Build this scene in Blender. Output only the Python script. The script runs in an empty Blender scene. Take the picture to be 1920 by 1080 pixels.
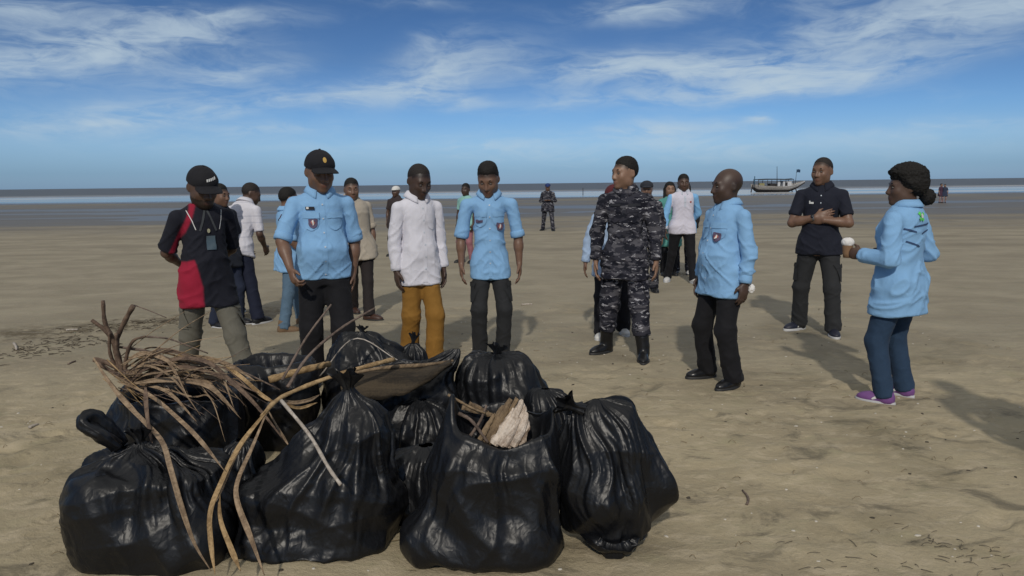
import bpy, bmesh, math, random
import numpy as np
from mathutils import Vector, Matrix
from mathutils.bvhtree import BVHTree
R = math.radians
sc = bpy.context.scene
col = sc.collection
random.seed(7)
RNG = np.random.default_rng(7)

# ------------------------------------------------------------------ camera
F_PX = 1400.0                       # focal length in pixels of the 1920 wide photograph
CAM_H = 1.5
HORIZON_C, HORIZON_SLOPE = 344.5, 22.0 / 1920.0
_p = math.atan((540 - HORIZON_C) / F_PX); _r = math.atan(HORIZON_SLOPE)
FWD = np.array([0, math.cos(_p), -math.sin(_p)])
_u0 = np.array([0, math.sin(_p), math.cos(_p)]); _r0 = np.array([1.0, 0, 0])
RIGHT = _r0 * math.cos(_r) - _u0 * math.sin(_r)
UP = _u0 * math.cos(_r) + _r0 * math.sin(_r)
CAMP = np.array([0, 0, CAM_H])
cam_d = bpy.data.cameras.new('camera'); cam = bpy.data.objects.new('camera', cam_d); col.objects.link(cam)
cam_d.sensor_width = 36; cam_d.lens = 36 * F_PX / 1920.0
cam_d.clip_start = 0.05; cam_d.clip_end = 60000
cam.matrix_world = Matrix(((RIGHT[0], UP[0], -FWD[0], 0), (RIGHT[1], UP[1], -FWD[1], 0), (RIGHT[2], UP[2], -FWD[2], CAM_H), (0, 0, 0, 1)))
sc.camera = cam

def ray(px, py):
    return FWD * F_PX + RIGHT * (px - 960) - UP * (py - 540)
def ground(px, py, z=0.0):
    d = ray(px, py); return CAMP + d * ((z - CAM_H) / d[2])
def at(px, py, Y):
    d = ray(px, py); return CAMP + d * (Y / d[1])

# ------------------------------------------------------------------ render settings, sun and sky
sc.render.engine = 'CYCLES'
sc.cycles.use_denoising = True
sc.cycles.max_bounces = 6
sc.view_settings.view_transform = 'Standard'; sc.view_settings.look = 'None'
sc.view_settings.gamma = 1.0; sc.view_settings.use_curve_mapping = False
sc.view_settings.exposure = 0.0
SUN_EL = R(35); SUN_DIR = np.array([-0.11, -1.0])      # compass direction towards the sun (behind the camera, a little left)
SUN_AZ = math.atan2(SUN_DIR[0], SUN_DIR[1])            # clockwise from +Y
sun_d = bpy.data.lights.new('sun', 'SUN'); sun_d.energy = 2.1; sun_d.angle = R(1.8); sun_d.color = (1.0, 0.93, 0.82)
sun = bpy.data.objects.new('sun', sun_d); col.objects.link(sun)
_sd = Vector((math.sin(SUN_AZ) * math.cos(SUN_EL), math.cos(SUN_AZ) * math.cos(SUN_EL), math.sin(SUN_EL)))
sun.rotation_euler = _sd.to_track_quat('Z', 'Y').to_euler()
sun.location = (-6, -20, 14)

world = bpy.data.worlds.new('World'); sc.world = world; world.use_nodes = True
wt = world.node_tree; wt.nodes.clear()
class NT:
    """tiny helper for building node trees"""
    def __init__(s, t): s.t = t
    def n(s, typ, **kw):
        nd = s.t.nodes.new(typ)
        for k, v in kw.items(): setattr(nd, k, v)
        return nd
    def set(s, sock, v):
        if hasattr(v, 'is_linked') or isinstance(v, bpy.types.NodeSocket): s.t.links.new(v, sock)
        elif v is not None: sock.default_value = v
    def m(s, op, a, b=None, c=None, clamp=False):
        nd = s.n('ShaderNodeMath', operation=op, use_clamp=clamp)
        s.set(nd.inputs[0], a)
        if b is not None: s.set(nd.inputs[1], b)
        if c is not None: s.set(nd.inputs[2], c)
        return nd.outputs[0]
    def mr(s, v, a, b, c=0.0, d=1.0, smooth=True):
        nd = s.n('ShaderNodeMapRange', interpolation_type='SMOOTHSTEP' if smooth else 'LINEAR')
        for i, x in enumerate((v, a, b, c, d)): s.set(nd.inputs[i], x)
        return nd.outputs[0]
    def mix(s, f, a, b, mode='MIX'):
        nd = s.n('ShaderNodeMix', data_type='RGBA', blend_type=mode)
        s.set(nd.inputs[0], f); s.set(nd.inputs[6], a); s.set(nd.inputs[7], b)
        return nd.outputs[2]
    def noise(s, vec, scale, detail=4, rough=0.55, dist=0.0, lac=2.0):
        nd = s.n('ShaderNodeTexNoise'); s.set(nd.inputs['Vector'], vec)
        nd.inputs['Scale'].default_value = scale; nd.inputs['Detail'].default_value = detail
        nd.inputs['Roughness'].default_value = rough; nd.inputs['Distortion'].default_value = dist
        nd.inputs['Lacunarity'].default_value = lac
        return nd.outputs[0]
    def vmul(s, vec, sc_, loc=(0, 0, 0), rot=(0, 0, 0)):
        nd = s.n('ShaderNodeMapping'); s.set(nd.inputs[0], vec)
        nd.inputs['Scale'].default_value = sc_; nd.inputs['Location'].default_value = loc; nd.inputs['Rotation'].default_value = rot
        return nd.outputs[0]
    def comb(s, x, y, z):
        nd = s.n('ShaderNodeCombineXYZ')
        for i, v in enumerate((x, y, z)): s.set(nd.inputs[i], v)
        return nd.outputs[0]
W = NT(wt)
def rgba(c): return (c[0], c[1], c[2], 1.0)
SKY_STRENGTH = 0.09
sky = W.n('ShaderNodeTexSky', sky_type='NISHITA'); sky.sun_disc = False
sky.sun_elevation = SUN_EL; sky.sun_rotation = SUN_AZ
sky.air_density = 1.0; sky.dust_density = 0.35; sky.ozone_density = 2.6; sky.altitude = 0
tc = W.n('ShaderNodeTexCoord'); sep = W.n('ShaderNodeSeparateXYZ'); wt.links.new(tc.outputs['Generated'], sep.inputs[0])
dx, dy, dz = sep.outputs
# clouds live in directions: azimuth a (tan units round the compass) and elevation e, plus a flat cloud layer for the streaks
az = W.m('ARCTAN2', dx, dy); el = W.m('ARCSINE', dz)
warp = W.noise(W.comb(az, W.m('MULTIPLY', el, 2.2), 0.3), 5.0, 4, 0.6)
warp2 = W.noise(W.comb(az, W.m('MULTIPLY', el, 2.2), 7.7), 4.0, 4, 0.6)
azw = W.m('ADD', az, W.m('MULTIPLY', W.m('SUBTRACT', warp, 0.5), 0.11))
elw = W.m('ADD', el, W.m('MULTIPLY', W.m('SUBTRACT', warp2, 0.5), 0.045))
fib = W.noise(W.vmul(W.comb(azw, elw, 0.0), (5.0, 24.0, 1.0), rot=(0, 0, R(7))), 1.6, 7, 0.62, 0.6)
fine = W.noise(W.vmul(W.comb(azw, elw, 2.0), (9.0, 26.0, 1.0), rot=(0, 0, R(-5))), 2.2, 6, 0.6, 0.9)
pw = W.comb(azw, elw, 0.0)
def blob(px, py, w, h, tilt, amp, acc):
    a0 = math.atan((px - 960) / F_PX); e0 = math.atan((344 - py) / F_PX * math.cos(a0))
    mp = W.n('ShaderNodeMapping', vector_type='TEXTURE'); wt.links.new(pw, mp.inputs[0])
    mp.inputs['Location'].default_value = (a0, e0, 0); mp.inputs['Rotation'].default_value = (0, 0, R(tilt)); mp.inputs['Scale'].default_value = (2.1 * w / F_PX, 2.1 * h / F_PX, 1)
    g = W.n('ShaderNodeTexGradient', gradient_type='QUADRATIC_SPHERE'); wt.links.new(mp.outputs[0], g.inputs[0])
    return W.m('MULTIPLY_ADD', g.outputs['Fac'], amp, acc)
BLOBS = [(70, 108, 270, 40, 8, 1.25), (320, 78, 170, 24, 12, .6), (40, 20, 140, 20, 0, .75), (440, 145, 120, 26, 10, .75), (820, 90, 90, 20, 14, .4),
         (840, 138, 150, 36, 14, 1.05), (600, 188, 250, 20, 7, .8), (190, 225, 220, 19, 3, .75), (860, 190, 75, 16, -8, .75), (520, 245, 160, 11, 5, .5), (250, 195, 140, 14, 4, .4),
         (1120, 143, 115, 28, 3, 1.15), (1330, 138, 135, 24, -2, 1.3), (1400, 178, 230, 16, 4, 1.0), (1500, 150, 130, 15, 2, .7), (900, 275, 700, 26, 0, .28), (1500, 285, 600, 24, 0, .25),
         (1240, 246, 105, 14, 3, .85), (1410, 231, 30, 9, 5, 1.0), (1620, 72, 420, 66, 9, .62), (1200, 28, 130, 20, 3, .75), (1850, 50, 230, 46, 6, .62),
         (690, 6, 180, 14, -4, .7), (1730, 246, 130, 12, 0, .5), (1060, 200, 100, 12, 0, .4), (450, 45, 130, 12, 4, .4)]
acc = 0.0
for b in BLOBS: acc = blob(*b, acc)
# the same thin cirrus goes on all round the sky
wide = W.mr(W.noise(W.vmul(W.comb(azw, elw, 5.0), (1.3, 4.5, 1.0)), 1.7, 3, 0.5), 0.47, 0.72)
veil = W.m('MULTIPLY', W.m('MULTIPLY', wide, W.mr(fib, 0.42, 0.75)), 0.42)
# unseen overhead, the cirrus is thickened into a bright veil to soften the shadows
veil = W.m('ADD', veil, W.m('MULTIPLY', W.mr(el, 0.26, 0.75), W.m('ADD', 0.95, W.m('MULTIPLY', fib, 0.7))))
dens = W.m('MULTIPLY', acc, W.m('ADD', W.mr(fib, 0.28, 0.66), W.m('MULTIPLY', W.mr(fine, 0.35, 0.7), 0.4)))
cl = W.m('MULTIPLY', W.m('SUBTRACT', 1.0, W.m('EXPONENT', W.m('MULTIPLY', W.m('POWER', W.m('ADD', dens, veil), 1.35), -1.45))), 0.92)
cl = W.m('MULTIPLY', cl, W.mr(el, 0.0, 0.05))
rp_ = W.n('ShaderNodeValToRGB'); wt.links.new(W.m('MULTIPLY', el, 4.0), rp_.inputs[0])
RAMP = [(0.0, (.34, .55, 1.05)), (0.07, (.33, .53, .96)), (0.2, (.45, .64, 1.0)), (0.35, (.38, .585, .92)), (0.62, (.30, .44, .67)), (1.0, (.23, .36, .55))]
while len(rp_.color_ramp.elements) < len(RAMP): rp_.color_ramp.elements.new(0.5)
for e_, (p_, c_) in zip(rp_.color_ramp.elements, RAMP): e_.position = p_; e_.color = rgba(c_)
skycol = W.mix(1.0, sky.outputs[0], rp_.outputs[0], 'MULTIPLY')
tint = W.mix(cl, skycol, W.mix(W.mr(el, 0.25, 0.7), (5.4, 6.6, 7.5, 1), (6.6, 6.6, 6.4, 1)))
world.cycles.sampling_method = 'MANUAL'; world.cycles.sample_map_resolution = 256
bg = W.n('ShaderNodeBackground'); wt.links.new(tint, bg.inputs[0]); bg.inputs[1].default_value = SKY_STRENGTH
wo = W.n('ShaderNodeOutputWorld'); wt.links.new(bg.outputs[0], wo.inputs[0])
# ------------------------------------------------------------------ objects and materials
def tag(o, label=None, cat=None, group=None, kind=None):
    if label: o['label'] = label
    if cat: o['category'] = cat
    if group: o['group'] = group
    if kind: o['kind'] = kind
    return o
def empty(name, loc=(0, 0, 0), rz=0.0, parent=None):
    o = bpy.data.objects.new(name, None); col.objects.link(o)
    o.location = loc; o.rotation_euler = (0, 0, rz); o.parent = parent; o.empty_display_size = 0.1
    return o
def mesh_obj(name, V, Fq, mat, parent=None, smooth=True, colors=None):
    """V (n,3) array, Fq (m,3|4) array or list of lists -> one linked mesh object"""
    me = bpy.data.meshes.new(name)
    if isinstance(Fq, np.ndarray):
        m, k = Fq.shape
        me.vertices.add(len(V)); me.vertices.foreach_set('co', np.ascontiguousarray(V, dtype=np.float32).ravel())
        me.loops.add(m * k); me.loops.foreach_set('vertex_index', np.ascontiguousarray(Fq, dtype=np.int32).ravel())
        me.polygons.add(m); me.polygons.foreach_set('loop_start', np.arange(0, m * k, k, dtype=np.int32))
        me.update(calc_edges=True)
    else:
        me.from_pydata([tuple(v) for v in V], [], [tuple(f) for f in Fq]); me.update()
    if smooth: me.polygons.foreach_set('use_smooth', np.ones(len(me.polygons), dtype=bool))
    if colors is not None:
        at_ = me.color_attributes.new('Col', 'FLOAT_COLOR', 'POINT')
        c4 = np.ones((len(V), 4), np.float32); c4[:, :3] = colors
        at_.data.foreach_set('color', c4.ravel())
    if mat is not None: me.materials.append(mat)
    o = bpy.data.objects.new(name, me); col.objects.link(o); o.parent = parent
    return o
def new_mat(name):
    m = bpy.data.materials.new(name); m.use_nodes = True
    t = m.node_tree; b = t.nodes['Principled BSDF']
    return m, NT(t), b
_matc = {}
def cloth_mat(name, c, rough=0.85, var=0.12, weave=500, bump=0.30, sheen=0.02):
    if name in _matc: return _matc[name]
    m, N, b = new_mat(name)
    tcn = N.n('ShaderNodeTexCoord').outputs['Object']
    if c is None:
        at_ = N.n('ShaderNodeVertexColor', layer_name='Col'); base = at_.outputs[0]
    else: base = rgba(c)
    nz = N.noise(tcn, 7, 4, 0.6)
    f = N.m('ADD', N.m('MULTIPLY', nz, var * 2), 1 - var)
    mu = N.n('ShaderNodeMix', data_type='RGBA', blend_type='MULTIPLY'); mu.inputs[0].default_value = 1
    N.set(mu.inputs[6], base); N.set(mu.inputs[7], N.comb(f, f, f))
    N.t.links.new(mu.outputs[2], b.inputs['Base Color'])
    b.inputs['Roughness'].default_value = rough
    b.inputs['Specular IOR Level'].default_value = 0.25
    b.inputs['Sheen Weight'].default_value = sheen
    bp = N.n('ShaderNodeBump'); bp.inputs['Strength'].default_value = bump; bp.inputs['Distance'].default_value = 0.004
    rd = N.m('SUBTRACT', 1.0, N.m('ABSOLUTE', N.m('MULTIPLY', N.m('SUBTRACT', N.noise(N.vmul(tcn, (1.2, 1.2, 0.75), rot=(0.5, 0.4, 0)), 9, 2, 0.5, 0.8), 0.5), 5.0)), clamp=True)
    h = N.m('ADD', N.m('MULTIPLY', N.m('MULTIPLY', rd, rd), 1.1), N.m('ADD', N.m('MULTIPLY', N.noise(tcn, 38, 4, 0.65), 0.7), N.m('MULTIPLY', N.noise(tcn, weave, 1, 0.5), 0.10)))
    N.set(bp.inputs['Height'], h); N.t.links.new(bp.outputs[0], b.inputs['Normal'])
    _matc[name] = m; return m
def plain_mat(name, c, rough=0.6, spec=0.4, var=0.15, scale=20, bump=0.0, metal=0.0):
    if name in _matc: return _matc[name]
    m, N, b = new_mat(name)
    tcn = N.n('ShaderNodeTexCoord').outputs['Object']
    nz = N.noise(tcn, scale, 5, 0.6); f = N.m('ADD', N.m('MULTIPLY', nz, var * 2), 1 - var)
    N.t.links.new(N.mix(1.0, rgba(c), N.comb(f, f, f), 'MULTIPLY'), b.inputs['Base Color'])
    b.inputs['Roughness'].default_value = rough; b.inputs['Specular IOR Level'].default_value = spec; b.inputs['Metallic'].default_value = metal
    if bump:
        bp = N.n('ShaderNodeBump'); bp.inputs['Strength'].default_value = bump; bp.inputs['Distance'].default_value = 0.005
        N.set(bp.inputs['Height'], N.noise(tcn, scale * 3, 4, 0.6)); N.t.links.new(bp.outputs[0], b.inputs['Normal'])
    _matc[name] = m; return m
def skin_mat():
    if 'skin' in _matc: return _matc['skin']
    m, N, b = new_mat('skin')
    at_ = N.n('ShaderNodeVertexColor', layer_name='Col')
    tcn = N.n('ShaderNodeTexCoord').outputs['Object']
    f = N.m('ADD', N.m('MULTIPLY', N.noise(tcn, 30, 4, 0.6), 0.35), 0.82)
    N.t.links.new(N.mix(1.0, at_.outputs[0], N.comb(f, f, f), 'MULTIPLY'), b.inputs['Base Color'])
    b.inputs['Roughness'].default_value = 0.48; b.inputs['Specular IOR Level'].default_value = 0.45
    bp = N.n('ShaderNodeBump'); bp.inputs['Strength'].default_value = 0.15; bp.inputs['Distance'].default_value = 0.002
    N.set(bp.inputs['Height'], N.noise(tcn, 180, 3, 0.6)); N.t.links.new(bp.outputs[0], b.inputs['Normal'])
    _matc['skin'] = m; return m
def hair_mat(name='hair', c=(0.012, 0.011, 0.010)):
    if name in _matc: return _matc[name]
    m, N, b = new_mat(name)
    tcn = N.n('ShaderNodeTexCoord').outputs['Object']
    f = N.m('ADD', N.m('MULTIPLY', N.noise(tcn, 90, 4, 0.7), 1.0), 0.5)
    N.t.links.new(N.mix(1.0, rgba(c), N.comb(f, f, f), 'MULTIPLY'), b.inputs['Base Color'])
    b.inputs['Roughness'].default_value = 0.7; b.inputs['Specular IOR Level'].default_value = 0.25
    bp = N.n('ShaderNodeBump'); bp.inputs['Strength'].default_value = 0.7; bp.inputs['Distance'].default_value = 0.006
    N.set(bp.inputs['Height'], N.noise(tcn, 140, 3, 0.7)); N.t.links.new(bp.outputs[0], b.inputs['Normal'])
    _matc[name] = m; return m
def camo_mat(name='camouflage_cloth'):
    if name in _matc: return _matc[name]
    m, N, b = new_mat(name)
    tcn = N.n('ShaderNodeTexCoord').outputs['Object']
    wv = N.noise(tcn, 9, 3, 0.6)
    q = N.n('ShaderNodeVectorMath', operation='ADD'); N.set(q.inputs[0], tcn); N.set(q.inputs[1], N.comb(0.0, 0.0, N.m('MULTIPLY', wv, 0.05)))
    a = N.noise(N.vmul(q.outputs[0], (1, 1, 2.2)), 9, 3, 0.6)
    w2 = N.noise(N.vmul(q.outputs[0], (1, 1, 3.4), loc=(3, 1, 2)), 11.5, 4, 0.68)
    g2 = N.noise(N.vmul(q.outputs[0], (1, 1, 2.8), loc=(7, 5, 2)), 8, 3, 0.6)
    base = N.mix(N.mr(a, 0.47, 0.5), (0.010, 0.011, 0.018, 1), (0.030, 0.030, 0.040, 1))
    base = N.mix(N.mr(g2, 0.555, 0.575), base, (0.085, 0.083, 0.095, 1))
    base = N.mix(N.mr(w2, 0.595, 0.62), base, (0.36, 0.355, 0.38, 1))
    N.t.links.new(base, b.inputs['Base Color']); b.inputs['Roughness'].default_value = 0.85; b.inputs['Specular IOR Level'].default_value = 0.2
    bp = N.n('ShaderNodeBump'); bp.inputs['Strength'].default_value = 0.15; bp.inputs['Distance'].default_value = 0.004
    N.set(bp.inputs['Height'], N.noise(tcn, 40, 4, 0.65)); N.t.links.new(bp.outputs[0], b.inputs['Normal'])
    _matc[name] = m; return m

# ------------------------------------------------------------------ value noise on arrays
_TAB = np.random.default_rng(3).random((32, 32, 32)).astype(np.float32)
def vnoise(P):
    P = np.asarray(P, np.float32); i = np.floor(P).astype(np.int32); f = P - i; f = f * f * (3 - 2 * f)
    i0 = i & 31; i1 = (i + 1) & 31; r = 0
    for a in (0, 1):
        ia = (i1 if a else i0)[:, 0]; wa = f[:, 0] if a else 1 - f[:, 0]
        for b in (0, 1):
            ib = (i1 if b else i0)[:, 1]; wb = f[:, 1] if b else 1 - f[:, 1]
            for c in (0, 1):
                ic = (i1 if c else i0)[:, 2]; wc = f[:, 2] if c else 1 - f[:, 2]
                r = r + _TAB[ia, ib, ic] * (wa * wb * wc)
    return r
def fbm(P, octv=3, g=0.5):
    P = np.asarray(P, np.float32); s = 0; a = 1.0; t = 0
    for k in range(octv):
        s = s + a * vnoise(P * (2.03 ** k) + 11.3 * k); t += a; a *= g
    return s / t
def ridge(P, octv=2):
    return 1 - np.abs(2 * fbm(P, octv) - 1)

# ------------------------------------------------------------------ distance fields -> meshes (naive surface nets)
def _n(v):
    v = np.asarray(v, float); return v / (np.linalg.norm(v) + 1e-12)
def cone(a, b, r1, r2):
    a = np.asarray(a, np.float32); b = np.asarray(b, np.float32); ab = b - a; L = float(ab @ ab) + 1e-12
    def f(P):
        t = np.clip(((P - a) @ ab) / L, 0, 1)
        return np.linalg.norm(P - a - t[:, None] * ab, axis=1) - (r1 + t * (r2 - r1))
    return f
def cutcone(a, b, r1, r2, tend):
    """cone whose far end is cut flat at parameter tend"""
    f0 = cone(a, b, r1, r2); a = np.asarray(a, np.float32); d = _n(np.asarray(b) - a).astype(np.float32); L = np.linalg.norm(np.asarray(b) - a) * tend
    return lambda P: np.maximum(f0(P), (P - a) @ d - L)
def ell(c, r, M=None):
    c = np.asarray(c, np.float32); r = np.asarray(r, np.float32)
    M = None if M is None else np.asarray(M, np.float32)
    def f(P):
        q = P - c
        if M is not None: q = q @ M          # columns of M are the ellipsoid axes
        k0 = np.linalg.norm(q / r, axis=1); k1 = np.linalg.norm(q / (r * r), axis=1)
        return np.where(k1 > 1e-9, k0 * (k0 - 1) / (k1 + 1e-9), -r.min())
    return f
def rotx(a): c, s = math.cos(a), math.sin(a); return np.array([[1, 0, 0], [0, c, -s], [0, s, c]])
def rotz(a): c, s = math.cos(a), math.sin(a); return np.array([[c, -s, 0], [s, c, 0], [0, 0, 1]])
def roty(a): c, s = math.cos(a), math.sin(a); return np.array([[c, 0, s], [0, 1, 0], [-s, 0, c]])
def xf(fn, o, M, s=1.0):
    """fn defined in a local frame with origin o, axes = columns of M, scale s"""
    o = np.asarray(o, np.float32); M = np.asarray(M, np.float32)
    return lambda P: fn(((P - o) @ M) / s) * s
def loft(zs, rx, rf, rb, cy=0.0, p=2.3, infl=0.0):
    zs, rx, rf, rb = (np.asarray(v, np.float32) for v in (zs, rx, rf, rb))
    def f(P):
        z = np.clip(P[:, 2], zs[0], zs[-1])
        X = np.interp(z, zs, rx) + infl; Fr = np.interp(z, zs, rf) + infl; B = np.interp(z, zs, rb) + infl
        y = P[:, 1] - cy; ry = np.where(y < 0, Fr, B)
        u = (np.abs(P[:, 0] / X) ** p + np.abs(y / ry) ** p) ** (1 / p)
        rr = np.sqrt(P[:, 0] ** 2 + y ** 2) + 1e-6
        d = (u - 1) * rr / np.maximum(u, 0.25) * 0.92
        dz = np.maximum(zs[0] - P[:, 2], P[:, 2] - zs[-1])
        return np.where(dz > 0, np.sqrt(np.maximum(d, 0) ** 2 + dz ** 2), np.maximum(d, dz))
    return f
class SDF:
    def __init__(s): s.ops = []
    def add(s, f, k=0.02): s.ops.append(('u', f, k)); return s
    def sub(s, f, k=0.01): s.ops.append(('s', f, k)); return s
    def cut(s, f): s.ops.append(('c', f, 0.0)); return s
    @staticmethod
    def _comb(op, d, x, k):
        if op == 'u':
            h = np.maximum(k - np.abs(d - x), 0) / k; return np.minimum(d, x) - h * h * k * 0.25
        if op == 's':
            x = -x; h = np.maximum(k - np.abs(d - x), 0) / k; return np.maximum(d, x) + h * h * k * 0.25
        return np.maximum(d, x)
    def mesh(s, lo, hi, h):
        lo = np.asarray(lo, np.float32); hi = np.asarray(hi, np.float32)
        nb = np.ceil((hi - lo) / (4 * h)).astype(int) + 1
        bi = np.stack(np.meshgrid(*[np.arange(n) for n in nb], indexing='ij'), -1).reshape(-1, 3)
        cen = (lo + (bi * 4 + 1.5) * h).astype(np.float32)
        rad = 2.6 * h; dc = np.full(len(cen), 1.0, np.float32); per = []
        for op, f, k in s.ops:
            x = f(cen).astype(np.float32); per.append(x); dc = s._comb(op, dc, x, k or 1)
        act = np.nonzero(np.abs(dc) < rad * 1.5 + 2 * h)[0]
        off = np.stack(np.meshgrid(*[np.arange(4)] * 3, indexing='ij'), -1).reshape(-1, 3)
        d = np.full((len(act), 64), 1.0, np.float32)
        for (op, f, k), x in zip(s.ops, per):
            if op == 'c': sel = np.arange(len(act))
            else: sel = np.nonzero(x[act] < rad * 1.5 + 3 * h + k)[0]
            if len(sel) == 0: continue
            P = (lo + (bi[act[sel]][:, None, :] * 4 + off[None]) * h).reshape(-1, 3).astype(np.float32)
            d[sel] = s._comb(op, d[sel], f(P).astype(np.float32).reshape(-1, 64), k or 1)
        nx, ny, nz = nb * 4
        D6 = np.empty((nb[0], nb[1], nb[2], 64), np.float32); D6[:] = np.where(dc < 0, -1, 1).reshape(nb)[..., None]
        D6.reshape(-1, 64)[act] = d
        D = D6.reshape(nb[0], nb[1], nb[2], 4, 4, 4).transpose(0, 3, 1, 4, 2, 5).reshape(nx, ny, nz)
        ins = D < 0; sm = np.zeros((nx - 1, ny - 1, nz - 1), np.uint8)
        cs = [(i, j, k) for i in (0, 1) for j in (0, 1) for k in (0, 1)]
        for i, j, k in cs: sm += ins[i:nx - 1 + i, j:ny - 1 + j, k:nz - 1 + k]
        ci = np.argwhere((sm > 0) & (sm < 8))
        C = np.stack([D[ci[:, 0] + i, ci[:, 1] + j, ci[:, 2] + k] for i, j, k in cs], 1)
        S = np.zeros((len(ci), 3)); cnt = np.zeros(len(ci)); cs_a = np.array(cs, float)
        for a in range(8):
            for b in range(a + 1, 8):
                if np.abs(cs_a[a] - cs_a[b]).sum() != 1: continue
                m = (C[:, a] < 0) != (C[:, b] < 0)
                t = C[m, a] / (C[m, a] - C[m, b])
                S[m] += cs_a[a] + t[:, None] * (cs_a[b] - cs_a[a]); cnt[m] += 1
        V = lo + (ci + S / cnt[:, None]) * h
        idm = np.full((nx - 1, ny - 1, nz - 1), -1, np.int32); idm[ci[:, 0], ci[:, 1], ci[:, 2]] = np.arange(len(ci))
        quads = []
        for ax in range(3):
            o = [(0, 0, 0)] * 2; e = np.eye(3, dtype=int)
            sl0 = [slice(1, -1)] * 3; sl0[ax] = slice(0, -1); sl1 = [slice(1, -1)] * 3; sl1[ax] = slice(1, None)
            A = ins[tuple(sl0)]; B = ins[tuple(sl1)]; df = np.argwhere(A != B)
            if len(df) == 0: continue
            base = df + 1; base[:, ax] -= 1; sgn = A[df[:, 0], df[:, 1], df[:, 2]]
            u, w = (ax + 1) % 3, (ax + 2) % 3
            q = []
            for du, dw in ((1, 1), (0, 1), (0, 0), (1, 0)):
                c = base.copy(); c[:, u] -= du; c[:, w] -= dw; q.append(idm[c[:, 0], c[:, 1], c[:, 2]])
            q = np.stack(q, 1); q[~sgn] = q[~sgn][:, ::-1]; quads.append(q)
        Q = np.concatenate(quads); Q = Q[(Q >= 0).all(1)]
        return V.astype(np.float64), Q
def vnormals(V, Q):
    n = np.cross(V[Q[:, 2]] - V[Q[:, 0]], V[Q[:, 3]] - V[Q[:, 1]]); N = np.zeros_like(V)
    for k in range(4):
        for c in range(3): N[:, c] += np.bincount(Q[:, k], n[:, c], len(V))
    return N / (np.linalg.norm(N, axis=1, keepdims=True) + 1e-12)

# ------------------------------------------------------------------ tubes, ribbons, boxes
def catmull(pts, n):
    P = np.asarray(pts, float)
    if len(P) == 2: return P[0] + (P[1] - P[0]) * np.linspace(0, 1, n)[:, None]
    E = np.vstack([2 * P[0] - P[1], P, 2 * P[-1] - P[-2]]); out = []
    for t in np.linspace(0, len(P) - 1 - 1e-9, n):
        i = int(t); f = t - i; p0, p1, p2, p3 = E[i:i + 4]
        out.append(0.5 * ((2 * p1) + (-p0 + p2) * f + (2 * p0 - 5 * p1 + 4 * p2 - p3) * f * f + (-p0 + 3 * p1 - 3 * p2 + p3) * f ** 3))
    return np.array(out)
def tube_geo(pts, rad, seg=8, flat=1.0):
    P = np.asarray(pts, float); n = len(P); rad = np.broadcast_to(np.asarray(rad, float), (n,))
    T = np.gradient(P, axis=0); T /= np.linalg.norm(T, axis=1, keepdims=True) + 1e-12
    up = np.array([0.13, 0.2, 1.0]) if abs(T[0][2]) < 0.9 else np.array([1.0, 0.2, 0.1])
    V = []
    for i in range(n):
        s = _n(np.cross(T[i], up)); u = np.cross(s, T[i]); up = u
        for k in range(seg):
            a = 2 * math.pi * k / seg; V.append(P[i] + rad[i] * (math.cos(a) * s + flat * math.sin(a) * u))
    Fc = [[i * seg + k, i * seg + (k + 1) % seg, (i + 1) * seg + (k + 1) % seg, (i + 1) * seg + k] for i in range(n - 1) for k in range(seg)]
    Fc.append(list(range(seg))[::-1]); Fc.append([(n - 1) * seg + k for k in range(seg)])
    return V, Fc
def tube(name, pts, rad, mat, parent=None, seg=8, flat=1.0):
    V, Fc = tube_geo(pts, rad, seg, flat); return mesh_obj(name, V, Fc, mat, parent)
def box_geo(c, s, M=None):
    c = np.asarray(c, float); V = []
    for i in (-1, 1):
        for j in (-1, 1):
            for k in (-1, 1):
                q = np.array([i * s[0] / 2, j * s[1] / 2, k * s[2] / 2]); V.append(c + (M @ q if M is not None else q))
    return V, [[0, 1, 3, 2], [4, 6, 7, 5], [0, 4, 5, 1], [2, 3, 7, 6], [0, 2, 6, 4], [1, 5, 7, 3]]
def box(name, c, s, mat, parent=None, M=None):
    V, Fc = box_geo(c, s, M); return mesh_obj(name, V, Fc, mat, parent, smooth=False)
# ------------------------------------------------------------------ beach and sea
def spaced(dense_lo, dense_hi, step, lo, hi, grow):
    a = list(np.arange(dense_lo, dense_hi + 1e-6, step)); s = step
    while a[-1] < hi: s *= grow; a.append(min(a[-1] + s, hi))
    b = []; s = step; c = dense_lo
    while c > lo: s *= grow; c = max(c - s, lo); b.append(c)
    return np.array(b[::-1] + a)
gx = spaced(-3.6, 4.6, 0.036, -2500, 2500, 1.08)
gy = spaced(2.2, 9.5, 0.036, -2500, 600, 1.055)
GX, GY = np.meshgrid(gx, gy, indexing='xy'); P2 = np.stack([GX.ravel(), GY.ravel(), np.zeros(GX.size)], 1)
x_, y_ = P2[:, 0], P2[:, 1]
nx_ = 0.35 * (fbm(P2 * [0.02, 0.02, 1] + 3.1, 3) - 0.5)
prof = np.interp(y_ + 16 * (fbm(P2 * [0.012, 0.05, 1] + 8.2, 2) - 0.5) * np.clip((y_ - 16) / 15, 0, 1),
                 [-3000, 22, 29, 34, 54, 60, 76, 84, 105, 160, 600], [0, 0, -0.035, -0.05, -0.055, -0.038, -0.036, -0.06, -0.12, -0.4, -4])
z_ = prof + (fbm(P2 * [0.07, 0.5, 1], 4, 0.65) - 0.5) * 0.06 * np.clip((y_ - 18) / 10, 0.0, 1) * np.clip((200 - y_) / 60, 0, 1)
near = np.clip((16 - y_) / 8, 0, 1) * np.clip((14 - np.abs(x_)) / 4, 0, 1)
rough = np.clip((6.5 - y_) / 2.5, 0.25, 1)
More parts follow.
